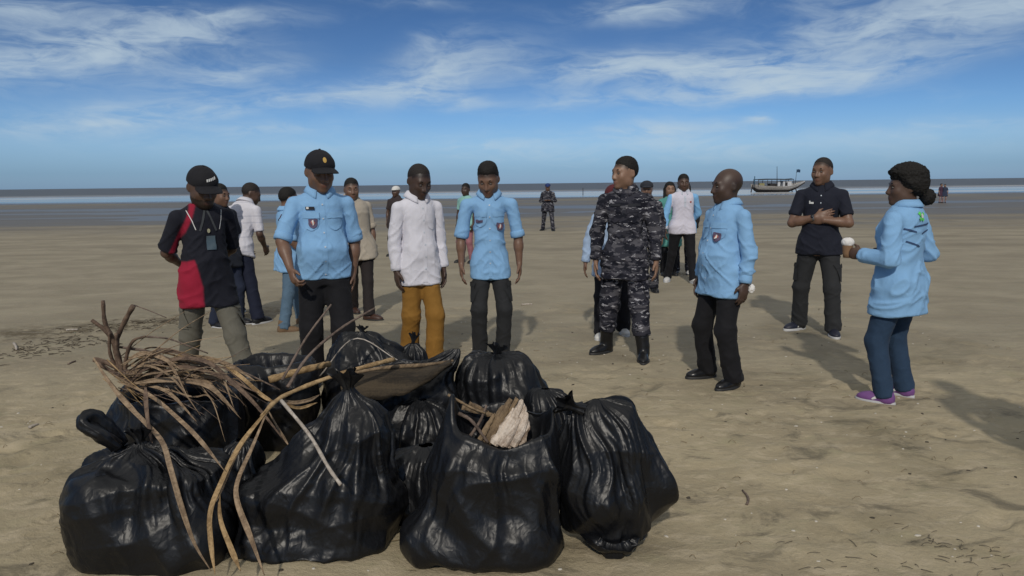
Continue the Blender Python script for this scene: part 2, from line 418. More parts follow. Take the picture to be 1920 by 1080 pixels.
z_ += near * ((fbm(P2 * [2.1, 2.6, 1], 4) - 0.5) * 0.032 * rough + (fbm(P2 * [9, 12, 1] + 2.2, 3, 0.6) - 0.5) * 0.015 * rough + (ridge(P2 * [3, 7, 1] + 6.2, 2) - 0.6) * 0.008)
# trampled, dug-up strip on the left
for (cx, cy, rx, ry, am) in ((-4.6, 7.9, 1.5, 0.45, 0.05), (-3.3, 8.7, 1.0, 0.4, 0.04), (-5.6, 7.3, 0.8, .4, .04)):
    w = np.exp(-((x_ - cx) / rx) ** 2 - ((y_ - cy) / ry) ** 2)
    z_ += w * am * (fbm(P2 * [5, 5, 1] + 1.7, 4, 0.65) - 0.45) * 2.0
Z = z_.reshape(GX.shape)
# footprints: heel and ball pressed in, a little rim pushed up
rp = np.random.default_rng(21)
for _ in range(420):
    fx = rp.uniform(-3.4, 4.4); fy = 2.3 + 7.0 * rp.random() ** 1.1; a = rp.uniform(0, 6.28); dp = rp.uniform(0.004, 0.013)
    i0, i1 = np.searchsorted(gx, [fx - 0.3, fx + 0.3]); j0, j1 = np.searchsorted(gy, [fy - 0.3, fy + 0.3])
    if i1 - i0 < 4 or j1 - j0 < 4: continue
    X = GX[j0:j1, i0:i1] - fx; Y = GY[j0:j1, i0:i1] - fy
    u = X * math.cos(a) + Y * math.sin(a); v = -X * math.sin(a) + Y * math.cos(a)
    e = (u / 0.13) ** 2 + (v / 0.055) ** 2
    Z[j0:j1, i0:i1] += -dp * np.exp(-e ** 2) + dp * 0.55 * np.exp(-((np.sqrt(e) - 1.45) / 0.32) ** 2)
BX, BY, BZ = gx, gy, Z
def beach_z(x, y):
    i = np.clip(np.searchsorted(gx, x) - 1, 0, len(gx) - 2); j = np.clip(np.searchsorted(gy, y) - 1, 0, len(gy) - 2)
    u = (x - gx[i]) / (gx[i + 1] - gx[i]); v = (y - gy[j]) / (gy[j + 1] - gy[j])
    return float((Z[j, i] * (1 - u) + Z[j, i + 1] * u) * (1 - v) + (Z[j + 1, i] * (1 - u) + Z[j + 1, i + 1] * u) * v)
nyv, nxv = GX.shape
ii = (np.arange(nyv - 1)[:, None] * nxv + np.arange(nxv - 1)[None]).ravel()
FQ = np.stack([ii, ii + 1, ii + 1 + nxv, ii + nxv], 1)
m, N, b = new_mat('damp_beach_sand')
geo = N.n('ShaderNodeNewGeometry').outputs['Position']; sp = N.n('ShaderNodeSeparateXYZ'); N.t.links.new(geo, sp.inputs[0])
n1 = N.noise(N.vmul(geo, (0.55, 0.9, 1)), 1.6, 6, 0.62, 0.5); n2 = N.noise(geo, 11, 6, 0.66); n3 = N.noise(N.vmul(geo, (1, 2.4, 1), rot=(0, 0, R(-12))), 3.1, 5, 0.65, 0.7)
c = N.mix(N.mr(n1, 0.33, 0.68), (0.235, 0.205, 0.150, 1), (0.30, 0.265, 0.195, 1))
c = N.mix(N.mr(n3, 0.52, 0.75), c, (0.255, 0.235, 0.165, 1))
nearm = N.mr(sp.outputs[1], 4.2, 7.5, 1.0, 0.12)
pale = N.m('MULTIPLY', N.mr(N.noise(N.vmul(geo, (1, 1.9, 1), rot=(0, 0, R(-15))), 5.5, 6, 0.7, 0.6), 0.49, 0.63), nearm)
c = N.mix(nearm, c, N.mix(1.0, c, (1.36, 1.30, 1.17, 1), 'MULTIPLY'))
c = N.mix(N.m('MULTIPLY', pale, 0.85), c, (0.44, 0.37, 0.255, 1))
dark = N.m('MULTIPLY', N.mr(N.noise(N.vmul(geo, (1, 1.6, 1), loc=(4, 2, 0)), 2.3, 6, 0.68, 0.8), 0.53, 0.68), nearm)
c = N.mix(N.m('MULTIPLY', dark, 0.85), c, (0.15, 0.13, 0.09, 1))
c = N.mix(N.m('MULTIPLY', N.mr(n2, 0.62, 0.75), N.m('MULTIPLY', nearm, 0.55)), c, (0.14, 0.12, 0.085, 1))
c = N.mix(N.m('MULTIPLY', N.mr(N.noise(geo, 60, 3, 0.7), 0.68, 0.74), N.m('MULTIPLY', nearm, 0.3)), c, (0.55, 0.50, 0.42, 1))
damp = N.mr(N.noise(N.vmul(geo, (1, .75, 1), loc=(1.3, 5.1, 0)), 0.75, 5, 0.6, 0.5), 0.50, 0.66)
c = N.mix(N.m('MULTIPLY', damp, N.mr(sp.outputs[1], 3.0, 9.0, 0.75, 0.25)), c, N.mix(1.0, c, (0.62, 0.63, 0.60, 1), 'MULTIPLY'))
# seaweed and mud worked into the dug strip on the left
dgx = N.m('DIVIDE', N.m('ADD', sp.outputs[0], 4.5), 2.1); dgy = N.m('DIVIDE', N.m('SUBTRACT', N.m('SUBTRACT', sp.outputs[1], 8.0), N.m('MULTIPLY', N.m('ADD', sp.outputs[0], 4.5), 0.55)), 0.5)
dg = N.m('EXPONENT', N.m('MULTIPLY', N.m('ADD', N.m('MULTIPLY', dgx, dgx), N.m('MULTIPLY', dgy, dgy)), -1.0))
c = N.mix(N.m('MULTIPLY', dg, N.mr(N.noise(geo, 6, 5, 0.7), 0.38, 0.6)), c, (0.10, 0.08, 0.05, 1))
band = N.noise(N.vmul(geo, (0.02, 0.55, 1)), 1.0, 4, 0.6)
c = N.mix(N.m('MULTIPLY', N.mr(band, 0.5, 0.62), N.mr(sp.outputs[1], 12, 18, 0.0, 0.45)), c, (0.17, 0.145, 0.105, 1))
wet = N.mr(N.m('ADD', sp.outputs[2], N.m('MULTIPLY', N.m('SUBTRACT', band, 0.5), 0.03)), -0.012, -0.045)
c = N.mix(N.m('MULTIPLY', wet, 0.85), c, (0.105, 0.098, 0.086, 1))
N.t.links.new(c, b.inputs['Base Color'])
N.t.links.new(N.m('SUBTRACT', 0.92, N.m('MULTIPLY', wet, 0.42)), b.inputs['Roughness'])
b.inputs['Specular IOR Level'].default_value = 0.25
bp = N.n('ShaderNodeBump'); bp.inputs['Distance'].default_value = 0.012; N.set(bp.inputs['Strength'], N.mr(sp.outputs[1], 5, 22, 0.75, 0.10))
hh = N.m('ADD', N.noise(geo, 30, 6, 0.7), N.m('ADD', N.m('MULTIPLY', n2, 1.4), N.m('MULTIPLY', N.noise(geo, 260, 2, 0.6), 0.16)))
N.set(bp.inputs['Height'], hh); N.t.links.new(bp.outputs[0], b.inputs['Normal'])
tag(mesh_obj('beach', np.stack([GX.ravel(), GY.ravel(), Z.ravel()], 1), FQ, m), 'damp brown sand beach with footprints and wet tidal flats', 'beach', kind='structure')

m, N, b = new_mat('muddy_sea_water')
geo = N.n('ShaderNodeNewGeometry').outputs['Position']; sp = N.n('ShaderNodeSeparateXYZ'); N.t.links.new(geo, sp.inputs[0])
edge = N.m('MULTIPLY', N.m('SUBTRACT', N.noise(N.vmul(geo, (0.004, 0.02, 1)), 1.0, 3, 0.6), 0.5), 30)
far = N.mr(N.m('ADD', sp.outputs[1], edge), 122, 165)
N.t.links.new(N.mix(far, (0.12, 0.112, 0.096, 1), (0.090, 0.098, 0.104, 1)), b.inputs['Base Color'])
b.inputs['IOR'].default_value = 1.33
pool = N.mr(sp.outputs[1], 78, 90, 1.0, 0.0)
N.t.links.new(N.m('ADD', N.m('ADD', 0.12, N.m('MULTIPLY', far, 0.36)), N.m('MULTIPLY', pool, 0.22)), b.inputs['Roughness'])
bp = N.n('ShaderNodeBump'); bp.inputs['Distance'].default_value = 0.3; N.t.links.new(N.m('ADD', N.m('ADD', 0.006, N.m('MULTIPLY', pool, 0.05)), N.m('MULTIPLY', far, 0.55)), bp.inputs['Strength'])
N.set(bp.inputs['Height'], N.m('ADD', N.noise(N.vmul(geo, (0.25, 0.6, 1)), 1.0, 4, 0.6), N.m('MULTIPLY', N.noise(N.vmul(geo, (0.03, 0.12, 1)), 1.0, 3, 0.6), 2.0)))
N.t.links.new(bp.outputs[0], b.inputs['Normal'])
# broken foam of the small waves that run in over the flats
foam = N.m('MULTIPLY', N.mr(N.noise(N.vmul(geo, (0.012, 0.16, 1), loc=(2, 0, 0)), 1.0, 5, 0.62), 0.46, 0.58), N.m('MULTIPLY', N.mr(sp.outputs[1], 84, 98), N.mr(sp.outputs[1], 190, 150)))
df = N.n('ShaderNodeBsdfDiffuse'); df.inputs[0].default_value = (0.52, 0.53, 0.54, 1)
mx = N.n('ShaderNodeMixShader'); N.t.links.new(N.m('MULTIPLY', foam, 0.75), mx.inputs[0]); N.t.links.new(b.outputs[0], mx.inputs[1]); N.t.links.new(df.outputs[0], mx.inputs[2])
N.t.links.new(mx.outputs[0], N.t.nodes['Material Output'].inputs[0])
WATER_Z = -0.055
sx = np.array([-30000, -6000, -1200, -300, -80, 0, 80, 300, 1200, 6000, 30000], float); sy = np.array([24, 60, 120, 240, 600, 1500, 5000, 14000, 40000], float)
SX, SY = np.meshgrid(sx, sy); nyv, nxv = SX.shape; ii = (np.arange(nyv - 1)[:, None] * nxv + np.arange(nxv - 1)[None]).ravel()
tag(mesh_obj('sea', np.stack([SX.ravel(), SY.ravel(), np.full(SX.size, WATER_Z)], 1), np.stack([ii, ii + 1, ii + 1 + nxv, ii + nxv], 1), m), 'calm muddy sea reaching to the horizon', 'sea', kind='structure')
# ------------------------------------------------------------------ people
HEAD_H = 0.235
def head_ops(hs, o, M, female=False, beard=False):
    """distance-field pieces of a head in its own frame (facing -Y, ears on X), placed at o with axes M, scale hs"""
    A = []
    def add(f, k): A.append(('u', xf(f, o, M, hs), k * hs))
    def sub(f, k): A.append(('s', xf(f, o, M, hs), k * hs))
    add(ell((0, 0.014, 0.030), (0.077, 0.097, 0.090)), 0.02)
    add(ell((0, -0.030, -0.020), (0.064, 0.066, 0.085)), 0.04)
    add(ell((0, -0.040, -0.066), (0.050, 0.052, 0.048)), 0.03)                 # jaw
    add(ell((0, -0.078, -0.103), (0.024, 0.018, 0.017)), 0.025)                # chin
    for s in (-1, 1):
        add(ell((s * 0.052, -0.010, -0.062), (0.016, 0.03, 0.03)), 0.03)       # jaw corner
        add(ell((s * 0.040, -0.066, -0.028), (0.022, 0.020, 0.022)), 0.03)     # cheekbone
    add(cone((-0.036, -0.080, 0.020), (0.036, -0.080, 0.020), 0.013, 0.013), 0.02)   # brow
    for s in (-1, 1): sub(ell((s * 0.032, -0.104, -0.001), (0.019, 0.020, 0.013)), 0.014)
    add(cone((0, -0.092, 0.008), (0, -0.112, -0.036), 0.008, 0.012), 0.012)    # nose
    for s in (-1, 1): add(ell((s * 0.013, -0.100, -0.040), (0.011, 0.012, 0.010)), 0.008)
    add(ell((0, -0.090, -0.066), (0.026, 0.015, 0.008)), 0.010)
    add(ell((0, -0.088, -0.079), (0.022, 0.015, 0.009)), 0.008)
    sub(cone((-0.018, -0.107, -0.0725), (0.018, -0.107, -0.0725), 0.003, 0.003), 0.004)
    if beard: add(ell((0, -0.05, -0.085), (0.052, 0.052, 0.04)), 0.02)
    for s in (-1, 1):
        Me = rotz(s * -0.35)
        add(ell((s * 0.078, 0.016, -0.008), (0.009, 0.019, 0.029), Me), 0.012)
        sub(ell((s * 0.087, 0.012, -0.006), (0.005, 0.010, 0.016), Me), 0.006)
    return A
def hand_ops(w, d, th, n, S, curl, A, k=0.008):
    """palm, four fingers and thumb; d = along the hand, th = thumb side, n = palm side"""
    d = _n(d); th = _n(th - d * (th @ d)); n = _n(n - d * (n @ d) - th * (n @ th))
    M = np.stack([th, n, d], 1)
    A.append(('u', ell(w + d * 0.05 * S, (0.043 * S, 0.019 * S, 0.060 * S), M), 0.02))
    for i, ln in enumerate((0.92, 1.05, 1.0, 0.8)):
        sp = (1.5 - i) * 0.02
        b = w + d * (0.092 - 0.006 * abs(i - 1.2)) * S + th * sp * 1.02 * S
        a1 = curl * 0.55; a2 = curl * 1.35; a3 = curl * 2.0
        o1 = _n(d + th * sp * 1.6)
        p1 = b + (o1 * math.cos(a1) + n * math.sin(a1)) * 0.040 * ln * S
        p2 = p1 + (o1 * math.cos(a2) + n * math.sin(a2)) * 0.027 * ln * S
        p3 = p2 + (o1 * math.cos(a3) + n * math.sin(a3)) * 0.022 * ln * S
        A.append(('u', cone(b - d * 0.02 * S, p1, 0.0098 * S, 0.0092 * S), k)); A.append(('u', cone(p1, p2, 0.0092 * S, 0.0084 * S), 0.004)); A.append(('u', cone(p2, p3, 0.0084 * S, 0.0072 * S), 0.004))
    t0 = w + d * 0.022 * S + th * 0.026 * S + n * 0.006 * S
    t1 = t0 + _n(d * 0.75 + th * 0.75 + n * 0.25) * 0.042 * S; t2 = t1 + _n(d * 1.0 + th * 0.25 + n * 0.35 * (0.4 + curl)) * 0.034 * S
    A.append(('u', cone(t0, t1, 0.015 * S, 0.0115 * S), 0.012)); A.append(('u', cone(t1, t2, 0.0112 * S, 0.0085 * S), 0.005))
def bbox_of(pts, pad):
    p = np.array(pts); return p.min(0) - pad, p.max(0) + pad
def from_ops(A, lo, hi, h):
    s = SDF(); s.ops = list(A); return s.mesh(lo, hi, h)

def patch(parent, bvh, name, c, u, v, w, h, dr, mat, off=0.004, mask=None, n=(8, 8), lim=0.4):
    """thin piece of cloth or print laid on a garment: a grid dropped on it along dr"""
    c, u, v, dr = (np.asarray(q, float) for q in (c, u, v, dr)); V = []; idx = {}; Fc = []
    for i in range(n[0] + 1):
        for j in range(n[1] + 1):
            a = i / n[0] * 2 - 1; b = j / n[1] * 2 - 1
            if mask == 'round': r = max(abs(a), abs(b), 1e-6); q = r / math.hypot(a, b) if (a or b) else 0; a, b = a * q, b * q
            if mask == 'shield' and b < 0: a *= math.sqrt(max(0.02, 1 - b * b))
            p = c + u * a * w / 2 + v * b * h / 2
            hit = bvh.ray_cast(Vector(p - dr * 0.7), Vector(dr), 1.4)
            if hit[0] is None or abs((np.array(hit[0]) - c) @ dr) > lim: continue
            idx[(i, j)] = len(V); V.append(np.array(hit[0]) - dr * off * 0.5 + np.array(hit[1]) * off * 0.5)
    for i in range(n[0]):
        for j in range(n[1]):
            q = [(i, j), (i + 1, j), (i + 1, j + 1), (i, j + 1)]
            if all(k in idx for k in q): Fc.append([idx[k] for k in q])
    if not Fc: return None
    return mesh_obj(name, V, Fc, mat, parent)

SKIN = {'dark': (0.088, 0.050, 0.034), 'brown': (0.165, 0.092, 0.060), 'tan': (0.24, 0.14, 0.092), 'deep': (0.064, 0.038, 0.028)}
PEOPLE = []
def person(label, feet, top, yaw, **o):
    """feet: two image points (person's right foot, left foot) on the sand; top: image point of the crown"""
    g = o.get
    fr, fl = ground(*feet[0]), ground(*feet[1])
    root = (fr + fl) / 2
    H = g('H') or at(top[0], top[1], root[1])[2]
    S = H / 1.72; yw = R(yaw); Rz = rotz(yw)
    rz = beach_z(root[0], root[1])
    e = empty('person', (root[0], root[1], rz - 0.004), yw)
    tag(e, label, 'person', g('group'))
    h = g('vox', 0.0082)
    lc = lambda p: Rz.T @ (np.asarray(p) - root)
    LR = {-1: lc(fr), 1: lc(fl)}
    toe = g('toe', (-14, 14)); w = g('w', 1.0); belly = g('belly', 0.0); bust = g('bust', 0.0)
    pel = np.array([*(g('hip', (0, 0))), 0.0])
    piv = np.array([0, 0, 0.92 * S]) + pel
    Rl = rotx(R(g('lean', 0))) @ roty(R(g('side', 0)))
    T = lambda p: piv + Rl @ (np.asarray(p, float) * S - np.array([0, 0, 0.92 * S]))
    # torso profile
    zs = np.array([0.78, 0.84, 0.90, 0.98, 1.06, 1.14, 1.22, 1.30, 1.37, 1.42, 1.455, 1.49])
    hipw = g('hipw', 1.0)
    rx = np.array([.150, .160, .160, .150, .142, .140, .146, .152, .150, .128, .090, .058]) * w
    rx[:4] *= hipw
    rf = np.array([.095, .102, .105, .103, .102, .102, .108, .112, .102, .080, .062, .050]) * (0.5 + 0.5 * w)
    rb = np.array([.112, .122, .120, .105, .098, .098, .102, .108, .108, .096, .080, .060]) * (0.5 + 0.5 * w)
    rf = rf + belly * np.exp(-((zs - 1.04) / 0.13) ** 2) + bust * np.exp(-((zs - 1.27) / 0.07) ** 2); rx = rx + 0.45 * belly * np.exp(-((zs - 1.03) / 0.14) ** 2)
    def torso(infl=0.0, z0=0.78, z1=1.49, flare=0.0):
        zz = np.linspace(z0, z1, 40); i_ = lambda a: np.interp(np.clip(zz, zs[0], None), zs, a) + infl / S + flare * np.clip((1.05 - zz) / 0.3, 0, 1.4)
        return xf(loft(zz, i_(rx), i_(rf), i_(rb)), T((0, 0, 0)), Rl, S)
    shx = 0.188 * (0.5 + 0.5 * w) * g('shw', 1.0)
    sh = {s: T((s * shx, 0.008, 1.368)) for s in (-1, 1)}
    arms = {-1: g('armR', ((-.22, .02, -1), (.02, -.22, -1))), 1: g('armL', ((.22, .02, -1), (-.02, -.22, -1)))}
    aw = g('aw', 1.0); elb = {}; wri = {}; fd = {}
    for s in (-1, 1):
        ud, f_ = _n(arms[s][0]), _n(arms[s][1]); elb[s] = sh[s] + ud * 0.285 * S; wri[s] = elb[s] + f_ * 0.235 * S; fd[s] = f_
    hip = {s: piv + np.array([s * 0.088 * w * hipw, 0, -0.05 * S]) for s in (-1, 1)}
    ank = {}; kne = {}
    for s in (-1, 1):
        a = LR[s].copy(); a[2] = 0.085 * S; ank[s] = a
        v = a - hip[s]; L = np.linalg.norm(v); l1, l2 = 0.415 * S, 0.385 * S
        fw = Rz.T @ np.array([0, 0, 0]) + np.array([math.sin(R(toe[0 if s < 0 else 1])), -1.0, 0.0])
        fw = _n(fw - _n(v) * (fw @ _n(v)))
        bend = math.sqrt(max(0.0, l1 * l1 - (L * l1 / (l1 + l2)) ** 2)) if L < l1 + l2 else 0.0
        kne[s] = hip[s] + v * l1 / (l1 + l2) + fw * min(bend, 0.10) + fw * 0.008
    neck = T((0, 0.012, 1.455))
    hy, hp = g('head', (0, 0)); hr = g('roll', 0); hs = g('hs', 1.10) * S
    Rh = rotz(R(hy)) @ rotx(R(hp)) @ roty(R(hr)); Rn = Rl @ rotx(R(hp * 0.5))
    hc = neck + Rn @ np.array([0, -0.012, 0.095 * S]) + Rh @ np.array([0, -0.006, 0.050 * hs])
    # ---- body: one continuous skin
    A = [('u', torso(), 0.03)]
    for s in (-1, 1):
        A.append(('u', cone(T((s * 0.055, 0.014, 1.405)), sh[s], 0.044 * S, 0.045 * S * aw), 0.04))
        A.append(('u', cone(sh[s], elb[s], 0.046 * S * aw, 0.039 * S * aw), 0.02))
        A.append(('u', cone(elb[s], elb[s] + fd[s] * 0.09 * S, 0.040 * S * aw, 0.040 * S * aw), 0.015))
        A.append(('u', cone(elb[s] + fd[s] * 0.07 * S, wri[s], 0.041 * S * aw, 0.0265 * S), 0.02))
        A.append(('u', cone(hip[s], kne[s], 0.090 * S * w, 0.056 * S), 0.04)); A.append(('u', cone(kne[s], ank[s], 0.056 * S, 0.036 * S), 0.02))
        td = rotz(R(toe[0 if s < 0 else 1])) @ np.array([0, -1.0, 0])
        A.append(('u', cone(ank[s] * [1, 1, 0] + [0, 0, 0.035 * S] - td * 0.02 * S, ank[s] * [1, 1, 0] + td * 0.14 * S + [0, 0, 0.026 * S], 0.032 * S, 0.022 * S), 0.03))
        hd = g('handR' if s < 0 else 'handL') or {}
        d = np.asarray(hd.get('d', fd[s] + np.array([0, -0.05, -0.12]))); th = np.asarray(hd.get('th', (0, -1, 0.0))); n_ = np.asarray(hd.get('n', (-s, 0, 0)))
        hand_ops(wri[s] + _n(d) * 0.004, _n(d), th, n_, S * 1.02, hd.get('curl', 0.42), A)
    A.append(('u', cone(neck + Rn @ np.array([0, 0.006, -0.05 * S]), hc + Rh @ np.array([0, 0.022, -0.055]) * hs, 0.058 * S, 0.054 * S), 0.03))
    A += head_ops(hs, hc, Rh, beard=g('beard', False))
    pts = [hc + [0, 0, 0.13 * hs], hc + [0.1, 0.12, 0], hc - [0.1, 0.13, 0], *sh.values(), *elb.values(), *wri.values(), *ank.values(), *kne.values(), T((-.2, -.14 - belly, 1.0)), T((.2, .14, 1.0)), (0, 0, 0)]
    lo, hi = bbox_of(pts, 0.16); hi[2] = hc[2] + 0.15 * hs; lo[2] = -0.02
    for s in (-1, 1):
        lo = np.minimum(lo, wri[s] - 0.21); hi = np.maximum(hi, wri[s] + [0.21, 0.21, 0])
    hi[2] = max(hi[2], hc[2] + 0.14)
    V, Q = from_ops(A, lo, hi, h)
    sk = np.array(SKIN[g('skin', 'brown')]); C = np.tile(sk, (len(V), 1))
    q = (V - hc) @ Rh / hs
    lip = np.exp(-(q[:, 0] / 0.022) ** 2 - ((q[:, 2] + 0.073) / 0.011) ** 2) * (q[:, 1] < -0.07)
    C = C * (1 - 0.35 * lip[:, None] * np.array([0.2, 0.9, 0.7]))
    if g('beard'): bd = ((q[:, 2] < -0.055) & (q[:, 2] > -0.14) & (q[:, 1] < 0.0))[:, None] * (1 - lip[:, None]); C = C * (1 - 0.8 * bd)
    elif not g('female'): st = np.clip((-0.045 - q[:, 2]) / 0.03, 0, 1) * (q[:, 1] < -0.01) * (q[:, 2] > -0.13); C = C * (1 - 0.18 * st[:, None] * (1 - lip[:, None]))
    if g('hair', 'short') in ('short', 'buzz', 'bun'):
        fr0, md0, bk0 = {'short': (0.060, 0.030, -0.055), 'buzz': (0.070, 0.036, -0.050), 'bun': (0.058, 0.004, -0.075)}[g('hair', 'short')]
        ln_ = np.interp(q[:, 1], [-0.10, -0.06, -0.025, 0.03, 0.10], [fr0, fr0 - 0.008, md0, md0 - 0.045, bk0])
        sb = np.clip((q[:, 2] - ln_ + 0.020) / 0.022, 0, 1) * (np.abs(q[:, 0]) < 0.0745) * (q[:, 2] > -0.09); C = C * (1 - 0.72 * sb[:, None])
    if g('hair') == 'bald':
        sb = np.clip((0.05 - q[:, 2]) / 0.03, 0, 1) * np.clip((q[:, 1] + 0.02) / 0.03, 0, 1) * np.clip((q[:, 2] + 0.07) / 0.03, 0, 1); C = C * (1 - 0.45 * sb[:, None])
    body = mesh_obj('body', V, Q, skin_mat(), e, colors=C)
    hw = lambda p: hc + Rh @ (np.asarray(p, float) * hs)
    det = g('detail', 2)
    if det > 0:
        ek = plain_mat('eye_white_and_iris', (0.10, 0.085, 0.075), 0.25, 0.5, 0.05, 200)
        for s in (-1, 1):
            sv, sf = tube_geo([hw((s * 0.0325 - 0.011, -0.0845, -0.001)), hw((s * 0.0325 - 0.005, -0.088, 0)), hw((s * 0.0325 + 0.005, -0.088, 0)), hw((s * 0.0325 + 0.011, -0.0845, -0.001))], [0.003, 0.0065, 0.0065, 0.003], 8)
            mesh_obj('eye', sv, sf, ek, e)
            sv, sf = tube_geo(catmull([hw((s * 0.016, -0.092, 0.021)), hw((s * 0.034, -0.092, 0.027)), hw((s * 0.054, -0.074, 0.020))], 6), [0.003, 0.005, 0.005, 0.005, 0.004, 0.002], 6)
            mesh_obj('eyebrow', sv, sf, hair_mat(), e)
    # ---- hair and headwear
    hk = g('hair', 'short'); hh = min(h, 0.0055) if det > 1 else h
    def hairmesh(B, lo_, hi_, nm='hair', mat=None, amp=0.004, fr=70):
        Bx = [(a, xf(f, hc, Rh, hs), k * hs) for a, f, k in B]
        c8 = np.array([hw((x, y, z)) for x in (lo_[0], hi_[0]) for y in (lo_[1], hi_[1]) for z in (lo_[2], hi_[2])])
        v, f = from_ops(Bx, c8.min(0), c8.max(0), hh); nn = vnormals(v, f)
        if amp: v = v + nn * ((fbm(v * fr, 2) - 0.5) * 2 * amp)[:, None]
        return mesh_obj(nm, v, f, mat or hair_mat(), e)
    def hline(front, mid, back):
        return lambda P: ((fbm(P * 60, 2) - 0.5) * 0.022 + np.interp(P[:, 1], [-0.10, -0.06, -0.025, 0.03, 0.10], [front, front - 0.008, mid, mid - 0.045, back]) - P[:, 2]) * 0.7
    BB = ((-.14, -.15, -.16), (.14, .17, .17))
    def scalp(line, t, up=0.0, fade=0.03):
        f0 = ell((0, 0.014, 0.030), (0.077, 0.097, 0.090)); L_ = hline(*line)
        def f(P):
            hgt = -L_(P) / 0.7; top = np.clip((P[:, 2] - 0.06) / 0.05, 0, 1) * up
            return f0(P) - np.where(hgt > 0, (t + top) * np.clip(hgt / fade, 0, 1) ** 0.6, np.clip(hgt * 0.8, -0.02, 0)) + 0.0015
        return f
    if hk == 'short': hairmesh([('u', scalp((0.060, 0.030, -0.055), 0.0065, g('hairh', 0.005)), .01)], *BB, amp=0.003, fr=110)
    elif hk == 'buzz': hairmesh([('u', scalp((0.070, 0.036, -0.050), 0.0042, 0.001, 0.04), .01)], *BB, amp=0.0010, fr=150, mat=hair_mat('cropped_hair', (0.022, 0.018, 0.016)))
    elif hk == 'bun':
        hairmesh([('u', scalp((0.056, 0.004, -0.085), 0.038, 0.014, 0.05), .01), ('u', ell((0, 0.142, -0.066), (0.056, 0.048, 0.054)), .012)], (-.16, -.17, -.18), (.16, .25, .22), amp=0.009, fr=120)
    elif hk == 'long':
        hairmesh([('u', ell((0, 0.02, 0.036), (0.088, 0.106, 0.098)), .01), ('c', hline(0.06, 0.0, -0.06), 0), ('u', cone((-.075, .02, 0), (-.085, -.01, -.26), 0.035, 0.03), .03), ('u', cone((.075, .02, 0), (.085, -.01, -.26), 0.035, 0.03), .03), ('u', cone((0, .09, 0), (0, .10, -.28), 0.05, 0.05), .05)], (-.16, -.15, -.36), (.16, .2, .2), amp=0.005)
    elif hk == 'scarf':
        hairmesh([('u', ell((0, 0.016, 0.028), (0.094, 0.112, 0.105)), .01), ('u', cone((0, .02, -.05), (0, .02, -.17), 0.082, 0.11), .05), ('s', ell((0, -0.12, -0.02), (0.055, 0.07, 0.075)), .02)], (-.16, -.18, -.30), (.16, .2, .2), 'headscarf', cloth_mat('dark_red_scarf', (0.09, 0.018, 0.022)), 0.004, 30)
    if hk == 'cap':
        hairmesh([('u', ell((0, 0.016, 0.03), (0.080, 0.101, 0.09)), .01), ('c', lambda P: np.maximum(P[:, 2] - 0.03, hline(0.2, 0.0, -0.05)(P)), 0)], *BB, amp=0.002)
        cm = cloth_mat(*g('cap'))
        warp_ = lambda f: (lambda P: f(P + np.stack([0 * P[:, 0], 0 * P[:, 0], 3.2 * P[:, 0] ** 2], 1)))
        cp = hairmesh([('u', ell((0, 0.008, 0.032), (0.090, 0.112, 0.100)), .01), ('u', ell((0, -0.055, 0.055), (0.068, 0.05, 0.05)), .03), ('c', lambda P: 0.026 + 0.12 * (P[:, 1] + 0.1) * 0 - P[:, 2], 0)], *BB, nm='cap', mat=cm, amp=0.0012, fr=40)
        br = hairmesh([('u', warp_(ell((0, -0.112, 0.036), (0.082, 0.085, 0.0075), rotx(R(10)))), .004), ('s', ell((0, 0.008, 0.02), (0.078, 0.100, 0.14)), .004)], (-.12, -.24, -.03), (.12, 0, .09), nm='brim', mat=cm, amp=0)
        br.parent = cp
        bt = mesh_obj('button', *tube_geo([hw((0, 0.008, 0.130)), hw((0, 0.008, 0.137))], [0.009 * hs, 0.006 * hs], 8), cm, cp)
        if g('caplogo'):
            bv = BVHTree.FromPolygons([Vector(v.co) for v in cp.data.vertices], [tuple(p.vertices) for p in cp.data.polygons])
            for (lx, lz, lw_, lh_, kind) in g('caplogo')[1]:
                dr = Rh @ np.array([0, 1.0, 0]); patch(cp, bv, 'cap_emblem', hw((lx, -0.1, lz)), Rh @ np.array([1.0, 0, 0.25 * (kind == 'text')]), Rh @ np.array([0, 0, 1.0]), lw_ * hs, lh_ * hs, dr, g('caplogo')[0], 0.003, 'round' if kind != 'text' else None, (4, 4))
    elif hk == 'softcap':
        hairmesh([('u', ell((0, 0.012, 0.05), (0.094, 0.112, 0.078)), .01), ('c', lambda P: 0.028 - P[:, 2], 0), ('u', ell((0, -0.115, 0.034), (0.07, 0.05, 0.007)), .01)], (-.14, -.2, -.05), (.14, .16, .17), nm='cap', mat=cloth_mat(*g('cap')), amp=0.002)
        hairmesh([('u', ell((0, 0.016, 0.03), (0.080, 0.101, 0.09)), .01), ('c', lambda P: np.maximum(P[:, 2] - 0.03, hline(0.2, 0.0, -0.05)(P)), 0)], *BB, amp=0.002)
    # ---- trousers
    tr = g('trousers'); hw_ = g('vcloth', max(h, 0.0092)); tw = tr.get('bag', 1.0)
    A = [('u', torso(0.010 * S + 0.004, 0.79, tr.get('waist', 0.97)), 0.03)]
    for s in (-1, 1):
        hem = ank[s] + _n(ank[s] - kne[s]) * tr.get('drop', 0.035) * S
        A.append(('u', cone(hip[s], kne[s], (0.098 * w + 0.004) * S, 0.068 * S * tw), 0.05))
        A.append(('u', cutcone(kne[s], hem + (hem - kne[s]) * 0.3, 0.068 * S * tw, tr.get('hem', 0.062) * S * tw, 1 / 1.3), 0.03))
    A.append(('c', lambda P: 0.022 * S - P[:, 2], 0))
    plo, phi = bbox_of([*ank.values(), *kne.values(), *hip.values(), T((-.2 * w, -.14 - belly, 0.99)), T((.2 * w, .15, 0.99))], 0.13); plo[2] = -0.02
    V, Q = from_ops(A, plo, phi, hw_ * 1.12); nn = vnormals(V, Q)
